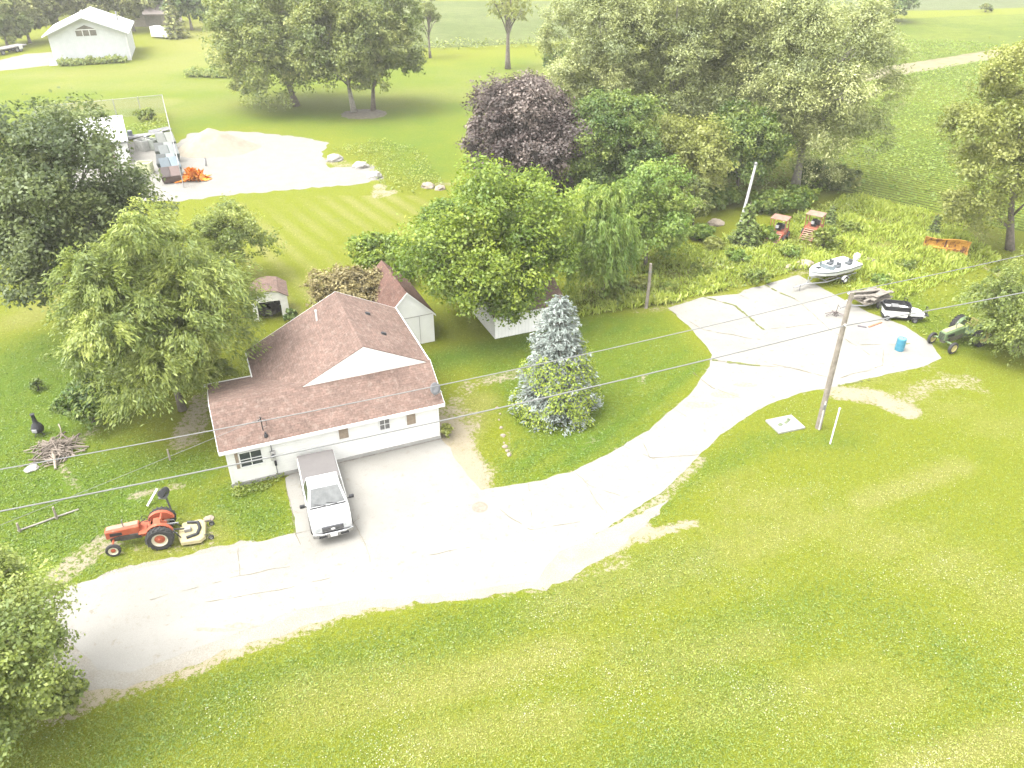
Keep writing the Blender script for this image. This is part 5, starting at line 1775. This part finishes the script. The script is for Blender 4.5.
lg_.box(-2.70, 0, 1.2, .2, .3, .3)
lg_.build('motor_leg', METAL, om_o, .02)

# ------------------------------------------------------------------ machines in the weeds
def farm_machine(name, label, loc, az, roof_m, seed):
    r_ = random.Random(seed)
    o = thing(name, label, 'farm machine', loc, az)
    red = mat(name + '_red', (.34, .085, .05), .75, var=.25, vs=4, col2=(.28, .17, .10), amt=.45, s2=4)
    MB().box(0, 0, 2.42, 1.5, 1.75, .10, None, .96, .96).build('canopy_roof', roof_m, o, .03)
    for x in (-.62, .62):
        for y in (-.75, .75):
            MB().tube([(x, y, .6), (x * 1.02, y, 2.38)], .045, 6).build('canopy_post', red, o)
    MB().box(.1, 0, .78, 1.9, 1.5, .5).build('chassis', red, o, .04)
    MB().box(.75, 0, 1.2, .5, .9, .5).build('engine_cover', mat(name + '_dark', (.05, .045, .045), .7, var=.4), o, .04)
    s_ = MB()
    s_.box(-.1, 0, 1.18, .5, .5, .14)
    s_.box(.12, 0, 1.5, .1, .5, .6)
    s_.build('seat', DARK, o, .03)
    MB().box(-.35, .12, 1.5, .3, .3, .3).build('control_box', mat(name + '_grey', (.4, .4, .4), .6), o, .03)
    SLM = mat(name + '_slat', (.30, .19, .135), .8, var=.25)
    for y in (-.62, .62):
        MB().tube([(-.8, y, .95), (-2.5, y, .25)], .06, 6).build('ramp_rail', red, o)
    for k in range(6):
        q = k / 5
        MB().box(-.95 - 1.45 * q, 0, .92 - .6 * q, .14, 1.24, .05, Matrix.Rotation(R(-22), 4, 'Y')).build('ramp_slat', SLM, o)
    for x in (-.55, .8):
        for y in (-.82, .82):
            wheel(o, x, y, .40, .40, .24, rim_m=red)
    o.scale = (.86, .86, .82)
    return o

farm_machine('farm_machine', 'rusty red farm machine with a pale pink flat canopy, left of the two', G(777, 239), AZ(G(771, 246), G(779, 238)), mat('pink_canopy', (.30, .16, .12), .7, var=.2), 1)
farm_machine('farm_machine', 'rusty farm machine with a tan flat canopy and slatted ramp, right of the two', G(812, 235), AZ(G(804, 243), G(815, 232)), mat('tan_canopy', (.27, .18, .13), .7, var=.2), 2)

# rusty snow plough
pp0, pp1 = G(922, 249), G(967, 255)
pa = AZ(pp0, pp1)
pl_ = thing('snow_plough', 'rusty orange snow plough blade lying in the tall grass below the bean field', 'plough', (pp0 + pp1) / 2, pa)
RUST = mat('rusty_yellow', (.66, .34, .06), .8, var=.3, vs=2.5, col2=(.15, .06, .03), amt=.46, s2=1.3, bump=.4)
w_ = (pp1 - pp0).length
hgt = 1.25
prof = [(-.20, 0), (-.04, .28), (.02, .58), (-.04, .88), (-.20, 1.14), (-.30, 1.22), (-.28, 1.27), (-.14, 1.2), (.04, .92), (.10, .58), (.04, .28), (-.12, 0)]
bl_ = MB()
n_ = len(prof)
bl_.loft([[(x, y, z * (1.0 + .06 * math.sin(x * 2))) for y, z in prof] for x in np.linspace(-w_ / 2, w_ / 2, 9)])
bl_.build('blade', RUST, pl_)
DRUST = mat('dark_rust', (.12, .06, .035), .9, var=.4)
for x in (-w_ * .47, -w_ * .22, -.1, w_ * .18, w_ * .30, w_ * .47):
    M = Matrix.Translation((x, 0, 0)) @ Matrix.Rotation(R(90), 4, 'Z')
    MB().prism([(-.30, .02), (-.20, .3), (-.16, .6), (-.20, .9), (-.34, 1.16), (-.10, .9), (-.0, .58), (-.06, .28)], -.06, .06, M).build('rib', RUST if abs(x) > .2 else DRUST, pl_)
fr = MB()
fr.tube([(-.5, -.35, .2), (0, -1.0, .15), (.5, -.35, .2)], .06, 6)
fr.tube([(-1.0, -.35, .45), (1.0, -.35, .45)], .06, 6)
fr.tube([(0, -.3, .5), (0, -.6, .85), (0, -.95, .2)], .05, 6)
fr.build('mount_frame', RUST, pl_)

# white and black cart
ca = AZ(G(883, 317), G(905, 319))
cb = G(894, 318)
cart = thing('utility_cart', 'small white open cart with a black band and black hoop handle', 'cart', cb, ca)
tb = MB()
pl2 = [(-.85, -.55), (.75, -.5), (.85, -.3), (.85, .45), (.6, .62), (-.7, .62), (-.95, .3)]
def tub(mb, z0, z1, k0, k1, th=.05):
    n_ = len(pl2)
    vs = [(x * k0, y * k0, z0) for x, y in pl2] + [(x * k1, y * k1, z1) for x, y in pl2] + [(x * (k1 - th), y * (k1 - th), z1) for x, y in pl2] + [(x * (k0 - th), y * (k0 - th), z0) for x, y in pl2]
    fs = []
    for r_ in range(4):
        for k in range(n_):
            a, b = r_ * n_ + k, r_ * n_ + (k + 1) % n_
            c_, d = ((r_ + 1) % 4) * n_ + (k + 1) % n_, ((r_ + 1) % 4) * n_ + k
            fs.append((a, b, c_, d))
    mb.add(vs, fs)
tub(tb, .32, .78, .92, 1.0)
tb.add([(x * .86, y * .86, .34) for x, y in pl2], [tuple(range(len(pl2)))])
tb.build('tub', WHITE, cart)
bb = MB()
tub(bb, .785, 1.12, 1.02, 1.06)
bb.build('rim_band', DARK, cart)
nb = MB()
nb.loft([[(.9, -.5, .3), (.9, .4, .3), (.9, .4, .85), (.9, -.5, .85)], [(1.55, -.42, .3), (1.55, .32, .3), (1.55, .32, .74), (1.55, -.42, .74)], [(2.0, -.28, .36), (2.0, .2, .36), (2.0, .2, .52), (2.0, -.28, .52)]])
nb.build('nose', WHITE, cart, .05)
bs = MB()
bs.box(.2, .05, .22, 2.2, .9, .12)
bs.box(1.3, -.46, .40, .9, .08, .18)
bs.box(1.9, -.1, .55, .5, .5, .05, Matrix.Rotation(R(10), 4, 'Y'))
bs.build('chassis', DARK, cart, .02)
hp = MB()
hp.tube([(2.0 + .0 * k, .05 + .22 * math.cos(k * .2618), .80 + .26 * math.sin(k * .2618)) for k in range(25)], .028, 6)
hp.tube([(2.0, .05, .54), (1.9, .05, .4)], .03, 6)
hp.tube([(.45, .5 + .0, 1.1), (.5, .5, 1.42), (.62, .3, 1.42), (.65, .3, 1.1)], .03, 6)
hp.build('hoop_handle', DARK, cart)
MB().box(-.1, .12, .82, .5, .6, .3).build('cart_seat', mat('cart_seat_grey', (.12, .12, .12), .7), cart, .05)
for x in (-.6, 1.25):
    for y in (-.52, .45):
        wheel(cart, x, y, .2, .2, .16)

# trailer with a pile of boards
jt = thing('utility_trailer', 'old small flat trailer under a pile of grey boards', 'trailer', G(869, 305), AZ(G(886, 302), G(858, 309)))
f_ = MB()
for s in (-1, 1):
    f_.tube([(-1.3, s * .6, .45), (1.1, s * .6, .45), (2.2, 0, .42)], .05, 6)
f_.tube([(2.1, 0, .42), (2.9, 0, .35)], .05, 6)
f_.build('frame', METAL, jt)
MB().box(-.1, 0, .52, 2.5, 1.3, .06).build('bed', WOOD, jt)
for s in (-1, 1):
    wheel(jt, -.2, s * .75, .3, .3, .18)
bpz = MB()
for k in range(20):
    bpz.box(0, 0, 0, 1.2 + rnd.random() * 1.6, .12 + rnd.random() * .3, .03 + rnd.random() * .05, Matrix.Translation((rnd.uniform(-.5, .5), rnd.uniform(-.55, .55), .60 + k * .024)) @ Matrix.Rotation(rnd.uniform(-.35, .35), 4, 'Z') @ Matrix.Rotation(rnd.uniform(-.06, .06), 4, 'Y'))
bo = bpz.build('board_pile', mat('bleached_boards', (.20, .178, .15), .9, var=.3, vs=2))
bo.location, bo.rotation_euler = jt.location, jt.rotation_euler
tag(bo, 'loose pile of bleached grey boards on the small flat trailer', 'boards')

# blue barrel
br_ = thing('plastic_barrel', 'bright blue plastic barrel on the right edge of the concrete', 'barrel', G(899, 350))
MB().lathe([(.26, 0), (.29, .03), (.29, .28), (.30, .30), (.29, .32), (.29, .58), (.30, .60), (.29, .62), (.29, .86), (.26, .90), (.25, .88)], 28).build('body', mat('blue_plastic', (.055, .22, .30), .4, var=.08), br_, smooth=False)
MB().lathe([(.245, .87), (.245, .885), (.001, .89)], 24).build('lid', mat('pale_blue_plastic', (.14, .30, .36), .45, var=.08), br_)
MB().tube([(.1, .05, .885), (.1, .05, .92)], .035, 10).build('bung', DARK, br_)
for (x, y, z, L2, col, lb) in ((893, 325, .04, 1.4, (.36, .16, .09), 'rust-brown plank lying on the concrete edge above the blue barrel'), (880, 327, .03, .6, (.08, .07, .08), 'short dark bar lying beside the rust-brown plank')):
    b = MB().box(0, 0, z, L2, .13, .07).build('plank', mat('plank_paint_%d' % x, col, .8), None, .01)
    b.location, b.rotation_euler = G(x - 18, y), (0, 0, .55 if x == 893 else -.4)
    tag(b, lb, 'plank')
sc_ = MB()
for k in range(7):
    a = rnd.uniform(0, 6.28)
    sc_.tube([(rnd.uniform(-.3, .3), rnd.uniform(-.3, .3), .04), (rnd.uniform(-.2, .2), rnd.uniform(-.2, .2), .35), (.7 * math.cos(a), .7 * math.sin(a), .05)], .03, 6)
sc_.tube([(0, 0, .05), (.05, 0, .9), (.2, .1, .7)], .025, 6)
s_o = sc_.build('scrap_metal', mat('dull_scrap', (.20, .17, .16), .7, .3, var=.4))
s_o.location = G(835, 316)
tag(s_o, 'tangle of bent scrap rods on the concrete left of the utility pole top', 'scrap')

# ------------------------------------------------------------------ poles and wires
PB, PT = G(818, 428), 8.53
POLEM = mat('weathered_pole', (.235, .205, .17), .95, var=.3, vs=3, bump=.5)
up_ = thing('utility_pole', 'tall weathered wooden utility pole at the lower edge of the concrete', 'utility pole', PB)
MB().tube([(0, 0, -.1), (0, 0, PT * .5), (0, 0, PT)], [.17, .145, .115], 14).build('pole', POLEM, up_)
for k, (zz, yo) in enumerate(((PT - .12, -.0), (6.62, -.14))):
    MB().lathe([(.03, 0), (.07, .02), (.05, .06), (.07, .09), (.03, .13)], 12, Matrix.Translation((-.16 if k == 0 else 0, yo, zz))).build('insulator', TRIM, up_)
MB().box(.0, .14, 7.9, .28, .05, .22).build('bracket', TRIM, up_)
MB().tube([(0, -.15, 1.9), (0, -.16, .9), (0, -.17, -.05)], .05, 8).build('conduit', mat('pale_conduit', (.46, .44, .42), .6), up_)
MB().box(0, -.17, 1.55, .16, .1, .32).build('meter_socket', METAL, up_, .01)
pp_ = thing('marker_post', 'thin white plastic marker post in the grass right of the utility pole', 'post', G(830, 444))
MB().tube([(0, 0, -.05), (.02, 0, 2.35)], .045, 10).build('pipe', TRIM, pp_)
MB().lathe([(.055, 0), (.055, .06), (.02, .08)], 12, Matrix.Translation((.02, 0, 2.33))).build('cap', TRIM, pp_)
wp = thing('white_pole', 'tall leaning white pole rising out of the small dark cedar', 'pole', G(738, 232))
MB().tube([(0, 0, 0), (.3, .0, 2.8), (.62, .05, 6.1)], [.13, .12, .10], 12).build('shaft', mat('white_pole_paint', (.55, .55, .54), .5, var=.12), wp)
MB().lathe([(.14, -.05), (.14, .12), (.05, .2)], 12, Matrix.Translation((.62, .05, 6.1))).build('cap', METAL, wp)
wo = thing('wooden_post', 'single grey wooden post in the weeds behind the island lawn', 'post', G(646, 308))
MB().tube([(0, 0, -.05), (.05, 0, 1.8), (.03, 0, 3.5)], [.13, .12, .11], 10).build('shaft', POLEM, wo)
MB().box(.03, -.12, 2.9, .2, .05, .1).build('bracket', METAL, wo)


def wire(label, pts_px, rad, sag=.5, group='overhead wires'):
    """pts: (pixel, height) supports; parabolic sag between them"""
    pts = [q if isinstance(q, Vector) else G(q[0], q[1], q[2]) for q in pts_px]
    path = []
    for a, b in zip(pts[:-1], pts[1:]):
        L2 = (b - a).length
        for k in range(24):
            q = k / 24
            path.append(a.lerp(b, q) - Vector((0, 0, 4 * sag * (L2 / 45) ** 2 * q * (1 - q))))
    path.append(pts[-1])
    o = MB().tube(path, rad, 6).build('power_line', mat('grey_cable', (.175, .175, .17), .6, var=.05, bump=0))
    return tag(o, label, 'wire', group)

topU = Vector((PB.x - .16, PB.y, PT + .02))
lowU = Vector((PB.x, PB.y - .17, 6.68))
wire('upper overhead wire crossing the house roof to the top of the utility pole', [(-290, 519, 8.3), topU, (1250, 196, 8.3)], .023, .55)
wire('lower thicker overhead wire running past the house front to the middle of the utility pole', [(-300, 568, 6.6), lowU, (1250, 243, 6.6)], .032, .45)
wire('thin service wire rising to the small black mast on the left of the brown roof', [(-290, 640, 6.2), MAST], .011, .4)

# ------------------------------------------------------------------ small yard things
sl_o = thing('concrete_lid', 'square concrete slab with dark lids in the grass left of the utility pole', 'slab', G(785, 425), .32)
MB().box(0, 0, .05, 1.75, 1.35, .13).build('slab', CONCB, sl_o, .02)
for (x, y, a, b) in ((-.35, -.02, .3, .22), (.2, .12, .5, .16), (.42, .3, .2, .2)):
    MB().box(x, y, .125, a, b, .03, Matrix.Rotation(.5, 4, 'Z')).build('lid', mat('mossy_lid', (.10, .12, .07), .9, var=.3), sl_o, .01)
rng2 = random.Random(5)

def rock(loc, r, m, name='rock', label=None, group=None, cat='rock', fl=.7, seed=0):
    import bmesh
    bm = bmesh.new()
    bmesh.ops.create_icosphere(bm, subdivisions=3, radius=r)
    for v in bm.verts:
        n = v.co.normalized()
        q = 1 + .28 * noise.noise((n * 1.6 + Vector((seed, 0, 0)))[:]) + .10 * noise.noise((n * 5 + Vector((seed, 3, 0)))[:])
        v.co = Vector((v.co.x * q, v.co.y * q * .85, max(v.co.z * q * fl, -r * .2)))
    me = bpy.data.meshes.new(name)
    bm.to_mesh(me)
    bm.free()
    me.materials.append(m)
    o = bpy.data.objects.new(name, me)
    COL.objects.link(o)
    o.location = loc + Vector((0, 0, r * .12))
    o.rotation_euler = (0, 0, seed * 1.7)
    return tag(o, label, cat, group)

STONE = mat('pale_stone', (.30, .285, .26), .9, var=.18, vs=2, bump=.4)
TANST = mat('tan_stone', (.27, .225, .175), .9, var=.2, vs=2, bump=.4)
for i, (x, y, r, lb) in enumerate([(335, 160, 1.0, 'big white boulder at the right edge of the gravel yard, leftmost of the three'), (361, 167, .9, 'white boulder in the weeds right of the gravel yard, middle one of the three'), (374, 177, .95, 'flat white boulder in the weeds nearest the purple tree')]):
    rock(G(x, y), r, STONE, 'boulder', lb, 'boulders by the gravel yard', 'boulder', .55, i + 1)
for i, (x, y, r, lb) in enumerate([(428, 187, .75, 'grey rubble stone left of the broad bright tree'), (440, 189, .6, 'small rubble stone touching the broad bright tree'), (806, 266, .8, 'tan rock at the back of the concrete left of the boat'), (790, 268, .45, 'small tan rock near the back edge of the concrete'), (716, 224, .75, 'pale rock under the thicket left of the small cedar'), (870, 262, .5, 'low pinkish rock beside the boat motor')]):
    rock(G(x, y), r, TANST, 'rock', lb, None, 'rock', .5, i + 7)
for i, (x, y) in enumerate([(499, 420), (501, 428), (503, 436), (504, 443), (507, 451), (509, 455), (500, 414), (497, 408), (505, 447)]):
    rock(G(x, y), .07 + .04 * (i % 3), TANST, 'edging_stone', 'small white edging stone in the row left of the blue spruce', 'edging stones beside the spruce', 'stone', .8, i + 20)
for (x, y, r, lb) in ((32, 469, .38, 'flat white stone in the left lawn below the brush pile'), (845, 262, .3, 'pale flat stone behind the boat'), (700, 320, .1, 'tiny dark stone on the concrete')):
    rock(G(x, y), r, STONE, 'flat_stone', lb, None, 'stone', .3, x)

# chiminea
cz_ = thing('chiminea', 'small black chiminea standing on the left lawn', 'chiminea', G(40, 435), 0)
MB().lathe([(.14, .18), (.30, .30), (.34, .48), (.26, .70), (.13, .86), (.10, 1.15), (.10, 1.38), (.13, 1.42), (.10, 1.42)], 18).build('body', DARK, cz_, smooth=True)
MB().box(0, -.31, .47, .28, .08, .2).build('fire_mouth', mat('mouth_grey', (.3, .3, .3), .6), cz_, .02)
lg3 = MB()
for k in range(3):
    lg3.tube([(.12 * math.cos(k * 2.09), .12 * math.sin(k * 2.09), .25), (.28 * math.cos(k * 2.09), .28 * math.sin(k * 2.09), 0)], .025, 6)
lg3.build('leg', DARK, cz_)
# brush pile
bpm = MB()
for k in range(150):
    a, l = rnd.uniform(0, 6.28), rnd.uniform(.5, 1.7)
    c_ = Vector((rnd.gauss(0, .55), rnd.gauss(0, .45), 0))
    c_.z = max(.05, .62 - .5 * c_.length) * rnd.uniform(.2, 1)
    d = Vector((math.cos(a), math.sin(a), rnd.uniform(-.25, .25))) * l / 2
    p_, q_ = c_ - d, c_ + d
    p_.z, q_.z = max(p_.z, .03), max(q_.z, .03)
    bpm.tube([p_, (p_ + q_) / 2 + Vector((rnd.gauss(0, .05), rnd.gauss(0, .05), .03)), q_], [rnd.uniform(.02, .06), .03, .012], 5)
bp_ = tag(bpm.build('brush_pile', mat('dead_branches', (.20, .165, .135), .95, var=.45, vs=1.2)), 'pile of dead grey branches on the left lawn', 'brush pile')
bp_.location = G(57, 452)
for (px, lb) in (([(54, 455), (56, 470)], 'pale log sticking out of the brush pile towards the driveway'), ([(25, 455), (40, 450)], 'thin pale branch lying left of the brush pile'), ([(60, 428), (62, 436)], 'bent white branch standing behind the brush pile')):
    a, b = G(*px[0]), G(*px[1])
    o = MB().tube([a + Vector((0, 0, .25)), (a + b) / 2 + Vector((.05, 0, .25)), b + Vector((0, 0, .08))], [.09 if 'log' in lb else .04, .08 if 'log' in lb else .035, .06 if 'log' in lb else .02], 8).build('log' if 'log' in lb else 'branch', mat('bare_wood_%d' % px[0][0], (.27, .23, .18), .9, var=.25))
    tag(o, lb, 'log' if 'log' in lb else 'branch')
# post with drum
mbx_ = thing('mailbox', 'small black drum on a dark post behind the orange tractor', 'mailbox', G(172, 512), 0)
MB().tube([(0, 0, -.05), (-.05, 0, .6), (-.14, .05, 1.08)], .05, 8).build('post', mat('dark_post', (.07, .065, .06), .8, var=.3), mbx_)
MB().lathe([(.001, -.3), (.17, -.3), (.19, -.27), (.19, .27), (.17, .3), (.001, .3)], 18, Matrix.Translation((-.16, .05, 1.22)) @ Matrix.Rotation(R(70), 4, 'X') @ Matrix.Rotation(.2, 4, 'Z')).build('drum', DARK, mbx_)
MB().box(-.16, -.02, 1.04, .38, .42, .06).build('bracket', METAL, mbx_)
wpk = MB().box(0, 0, 0, .95, .11, .05).build('plank', TRIM, None, .01)
wpk.location = G(154, 503) + Vector((0, 0, .36))
wpk.rotation_euler = (0, -.7, AZ(G(148, 508), G(161, 500)))
tag(wpk, 'white plank leaning against the black drum on its post', 'plank')
# old fence line at the left edge
for i, (x, y, h_, lb) in enumerate([(57, 519, .75, 'short grey fence post right of its twin in the left lawn'), (20, 532, .55, 'lone fence stub at the left edge of the photo'), (170, 460, .7, 'weathered stake below the long roof\'s left corner')]):
    p = G(x, y)
    po = MB().tube([(0, 0, -.05), (.02, .01, h_)], [.06, .05], 8).build('fence_post', WOOD)
    po.location = p
    tag(po, lb, 'post')
fw = MB().tube([G(18, 532) + Vector((0, 0, .07)), G(40, 524) + Vector((0, 0, .06)), G(57, 518) + Vector((0, 0, .08)), G(79, 510) + Vector((0, 0, .05))], .045, 6).build('fence_rail', mat('bleached_rail', (.27, .25, .22), .9, var=.2))
tag(fw, 'fallen pale fence rail lying in the left lawn', 'rail')
# board stub beside the driveway grass
for (x, y, lb) in ((209, 519, 'small pale stone at the corner behind the mower deck'), (480, 505, 'rusty round iron cover set in the concrete')):
    if x == 480:
        o = thing('iron_cover', lb, 'cover', G(480, 507, .010))
        MB().lathe([(.34, 0), (.34, .012), (.30, .018), (.001, .018)], 28).build('plate', mat('rusty_iron', (.26, .20, .16), .8, .2, var=.25, vs=6), o)
        MB().lathe([(.40, 0), (.40, .008), (.345, .010)], 28).build('ring', mat('iron_ring', (.24, .18, .14), .8), o)
    else:
        rock(G(x, y), .25, TANST, 'flat_stone', lb, None, 'stone', .4, 91)
# mulch bed of the lawn maples
p = G(364, 114)
mb_ = sheet('mulch_bed', rough_outline([(p.x + 3.2 * math.cos(k * .5236), p.y + 3.0 * math.sin(k * .5236)) for k in range(12)], .6, .4, 3), .006, mat('dark_mulch', (.10, .085, .06), .95, var=.4, vs=2, bump=.6))
tag(mb_, kind='structure')

# ------------------------------------------------------------------ gravel yard store
sand = thing('sand_pile', 'large heap of pale sand at the back of the gravel yard', 'sand pile', G(212, 149))
n_r, n_a = 22, 44
vs = []
for i in range(n_r + 1):
    q = i / n_r
    for k in range(n_a):
        a = 6.2832 * k / n_a
        rr = q * (1 + .14 * noise.noise((math.cos(a) * 1.4, math.sin(a) * 1.4, 2)))
        x, y = (5.6 if math.cos(a) > 0 else 4.2) * rr * math.cos(a), 3.9 * rr * math.sin(a)
        z = 2.4 * max(0, 1 - q ** 1.35) ** 1.3 * (1 + .1 * noise.noise((x * .8, y * .8, 4))) + .05 * noise.noise((x * 2, y * 2, 1)) * (1 - q)
        vs.append((x, y, max(z, -.02) if q < 1 else -.03))
fs = [(i * n_a + k, i * n_a + (k + 1) % n_a, (i + 1) * n_a + (k + 1) % n_a, (i + 1) * n_a + k) for i in range(n_r) for k in range(n_a)]
m_ = MB()
m_.add(vs, fs)
m_.build('heap', mat('pale_sand', (.245, .216, .165), .95, var=.12, vs=1.5, bump=.3), sand, smooth=True)
# bins in a row along the fence
bina, binb = G(166, 150), G(177, 182)
bz = AZ(bina, binb)
BINC = [((.16, .20, .14), (0.253, 0.264, 0.231), 'greenish bin with pale lid at the far end of the bin row'), ((.15, .18, .14), (0.231, 0.248, 0.231), 'green bin with grey lid, second from the far end of the row'),
        ((.13, .17, .15), (0.231, 0.253, 0.242), 'dull green bin in the middle of the bin row'), ((.13, .17, .16), (0.220, 0.259, 0.253), 'grey-green bin just behind the pale blue lidded one'),
        ((.11, .14, .17), (0.198, 0.253, 0.286), 'slate bin with pale blue lid in the bin row'), ((.17, .11, .095), (0.110, 0.072, 0.063), 'brown open bin at the near end of the bin row')]
for i, (bc_, lc, lb) in enumerate(BINC):
    q = i / 5
    p = bina.lerp(binb, q)
    b = thing('waste_bin', lb, 'waste bin', p + Vector((-.4 * q + (.25, -.2, .3, -.25, .1, -.1)[i], 0, 0)), bz + math.pi / 2 + (.12, -.1, .06, -.14, .1, 0)[i], 'bins in a row along the wire fence')
    k = MB()
    k.add([(-.9, -.5, .1), (.9, -.5, .1), (.9, .5, .1), (-.9, .5, .1), (-1.05, -.7, .80), (1.05, -.7, .80), (1.05, .7, 1.62), (-1.05, .7, 1.62)],
          [(3, 2, 1, 0), (0, 1, 5, 4), (1, 2, 6, 5), (2, 3, 7, 6), (3, 0, 4, 7), (4, 5, 6, 7)])
    k.build('body', mat('bin_paint_%d' % i, tuple(q * .4 for q in bc_), .6, var=.15), b, .03)
    b.scale = (.95, 1, (1.15, .85, 1.1, .88, 1.08, .9)[i])
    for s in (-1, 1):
        lcol = tuple(q * .72 for q in lc) if s > 0 else tuple(q * (.5, .16, .34, .12, .3, .25)[i] for q in lc)  # left lid darker: the shade of a tilted lid put into its colour
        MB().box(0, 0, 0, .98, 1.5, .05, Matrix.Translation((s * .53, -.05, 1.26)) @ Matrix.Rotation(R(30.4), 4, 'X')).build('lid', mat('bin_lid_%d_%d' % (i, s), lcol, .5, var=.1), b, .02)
for i, (x, y, lb, c1) in enumerate([(144, 150, 'open grey crate left of the bin row, nearest the white roof', (.38, .38, .35)), (153, 149, 'open dark-sided crate just left of the bin row', (.30, .32, .28)), (160, 146, 'yellow-green topped crate at the head of the bin row', (.36, .42, .12)), (146, 173, 'pale yellow bin half under the dark maple', (.45, .46, .28))]):
    b = thing('storage_crate', lb, 'crate', G(x, y), -.5 + .2 * i, 'crates beside the bin row')
    k = MB()
    for s in (-1, 1):
        k.box(s * .75, 0, .6, .08, 1.1, 1.2)
        k.box(0, s * .55, .6, 1.42, .08, 1.2)
    k.box(0, 0, .05, 1.42, 1.02, .08)
    k.build('box', mat('crate_paint_%d' % i, c1, .7, var=.15), b)
    MB().box(.1, .1, .85, 1.0, .7, .3).build('contents', DARK if i < 2 else mat('crate_fill_%d' % i, c1, .8), b, .04)
for i, (x, y, az_, L2, lb) in enumerate([(137, 139, .1, 2.2, 'grey rolled metal sheet beside the white-roofed building'), (148, 137, .5, 3.4, 'long grey pipe rack lying behind the crates'), (160, 133, .55, 2.4, 'bundle of grey poles in the corner of the wire fence')]):
    k = MB()
    for j in range(6):
        k.tube([(-L2 / 2 + rnd.uniform(-.2, .2), (j - 2.5) * .22, .15 + .12 * (j % 2)), (L2 / 2 + rnd.uniform(-.2, .2), (j - 2.5) * .22, .2 + .3 * rnd.random())], .11, 6)
    o = k.build('pipe_stack', mat('pipe_grey_%d' % i, (.24, .24, .24), .6, .3, var=.25))
    o.location, o.rotation_euler = G(x, y), (0, 0, az_)
    tag(o, lb, 'pipes')
dr2 = thing('steel_drum', 'small dark blue-grey drum at the corner of the white flat roof', 'drum', G(131, 138))
MB().lathe([(.3, 0), (.3, .3), (.31, .31), (.3, .32), (.3, .88), (.27, .9)], 18).build('body', mat('drum_blue', (.12, .14, .18), .5), dr2)
MB().lathe([(.28, .89), (.28, .91), (.001, .91)], 18).build('lid', METAL, dr2)
# orange safety fence heap
of_ = MB()
for k in range(60):
    a = rnd.uniform(0, 6.28)
    c_ = Vector((rnd.gauss(0, .8), rnd.gauss(0, .45), rnd.uniform(.1, 1.0)))
    c_.z *= max(.2, 1.2 - abs(c_.x) * .55)
    s1 = Vector((rnd.gauss(0, .5), rnd.gauss(0, .4), rnd.gauss(0, .35)))
    s2 = Vector((rnd.gauss(0, .4), rnd.gauss(0, .5), rnd.gauss(0, .35)))
    q4 = [c_ - s1 - s2, c_ + s1 - s2, c_ + s1 + s2, c_ - s1 + s2]
    q4 = [Vector((v.x, v.y, max(.03, v.z))) for v in q4]
    of_.add(q4 + [v + Vector((0, 0, .03)) for v in q4], [(3, 2, 1, 0), (4, 5, 6, 7), (0, 1, 5, 4), (1, 2, 6, 5), (2, 3, 7, 6), (3, 0, 4, 7)])
oo = of_.build('plastic_netting', mat('orange_plastic', (.72, .20, .015), .5, var=.2, vs=2, col2=(.75, .36, .03), amt=.45, s2=2))
oo.location, oo.rotation_euler = G(196, 180), (0, 0, .3)
oo.scale = (.62, .7, .85)
tag(oo, 'crumpled heap of bright orange plastic netting by the wire fence', 'netting')
for (x, y, lb, c1) in ((206, 166, 'small grey post standing on the white gravel above the orange netting', (.3, .3, .3)),):
    o = MB().tube([(0, 0, 0), (.1, 0, .5), (.05, .1, .9)], .09, 8).build('steel_post', METAL)
    o.location = G(x, y)
    tag(o, lb, 'post')
# chain link fence
fn = thing('wire_fence', 'tall grey chain link fence round the store by the gravel yard', 'fence', G(166, 113))
FA, FB, FC = G(40, 126), G(166, 113), G(184, 188)
fo = FB
HF = 2.4
def fence_run(a, b, pitch=3.0):
    L2 = (b - a).length
    k = max(1, round(L2 / pitch))
    d = (b - a) / L2
    for j in range(k + 1):
        p_ = a.lerp(b, j / k) - fo
        MB().tube([p_ + Vector((0, 0, -.05)), p_ + Vector((0, 0, HF + .08))], .055, 8).build('fence_post', FMET, fn)
    MB().tube([a - fo + Vector((0, 0, HF)), b - fo + Vector((0, 0, HF))], .035, 6).build('top_rail', FMET, fn)
    ms_ = MB()
    n3 = Vector((-d.y, d.x, 0)) * .008
    for sg in (-1, 1):
        s0 = -HF
        while s0 < L2:
            x0, x1 = s0, s0 + HF
            z0, z1 = (0.05, HF) if sg > 0 else (HF, .05)
            if x0 < 0:
                z0 += (z1 - z0) * (-x0) / HF
                x0 = 0
            if x1 > L2:
                z1 = z0 + (z1 - z0) * (L2 - x0) / max(x1 - x0, 1e-6)
                x1 = L2
            pa_, pb_ = a + d * x0 - fo, a + d * x1 - fo
            w3 = Vector((0, 0, .012))
            ms_.add([pa_ + Vector((0, 0, z0)) - w3 + n3 * sg, pb_ + Vector((0, 0, z1)) - w3 + n3 * sg, pb_ + Vector((0, 0, z1)) + w3 + n3 * sg, pa_ + Vector((0, 0, z0)) + w3 + n3 * sg], [(0, 1, 2, 3)])
            s0 += .16
    ms_.build('wire_mesh', FMET, fn)
FMET = mat('galvanised_wire', (.36, .35, .34), .6, .3, var=.1, bump=0)
fence_run(FA, FB)
fence_run(FB, FC)

# ------------------------------------------------------------------ turf last: it keeps off everything built above
NOGRASS.append([(sl_o.location.x + a, sl_o.location.y + b) for a, b in ((-1, -.5), (.7, -.9), (1, .6), (-.7, .9))])
tag(lawn_blades(), kind='stuff')
tag(clover(), kind='stuff')
bpy.context.view_layer.update()
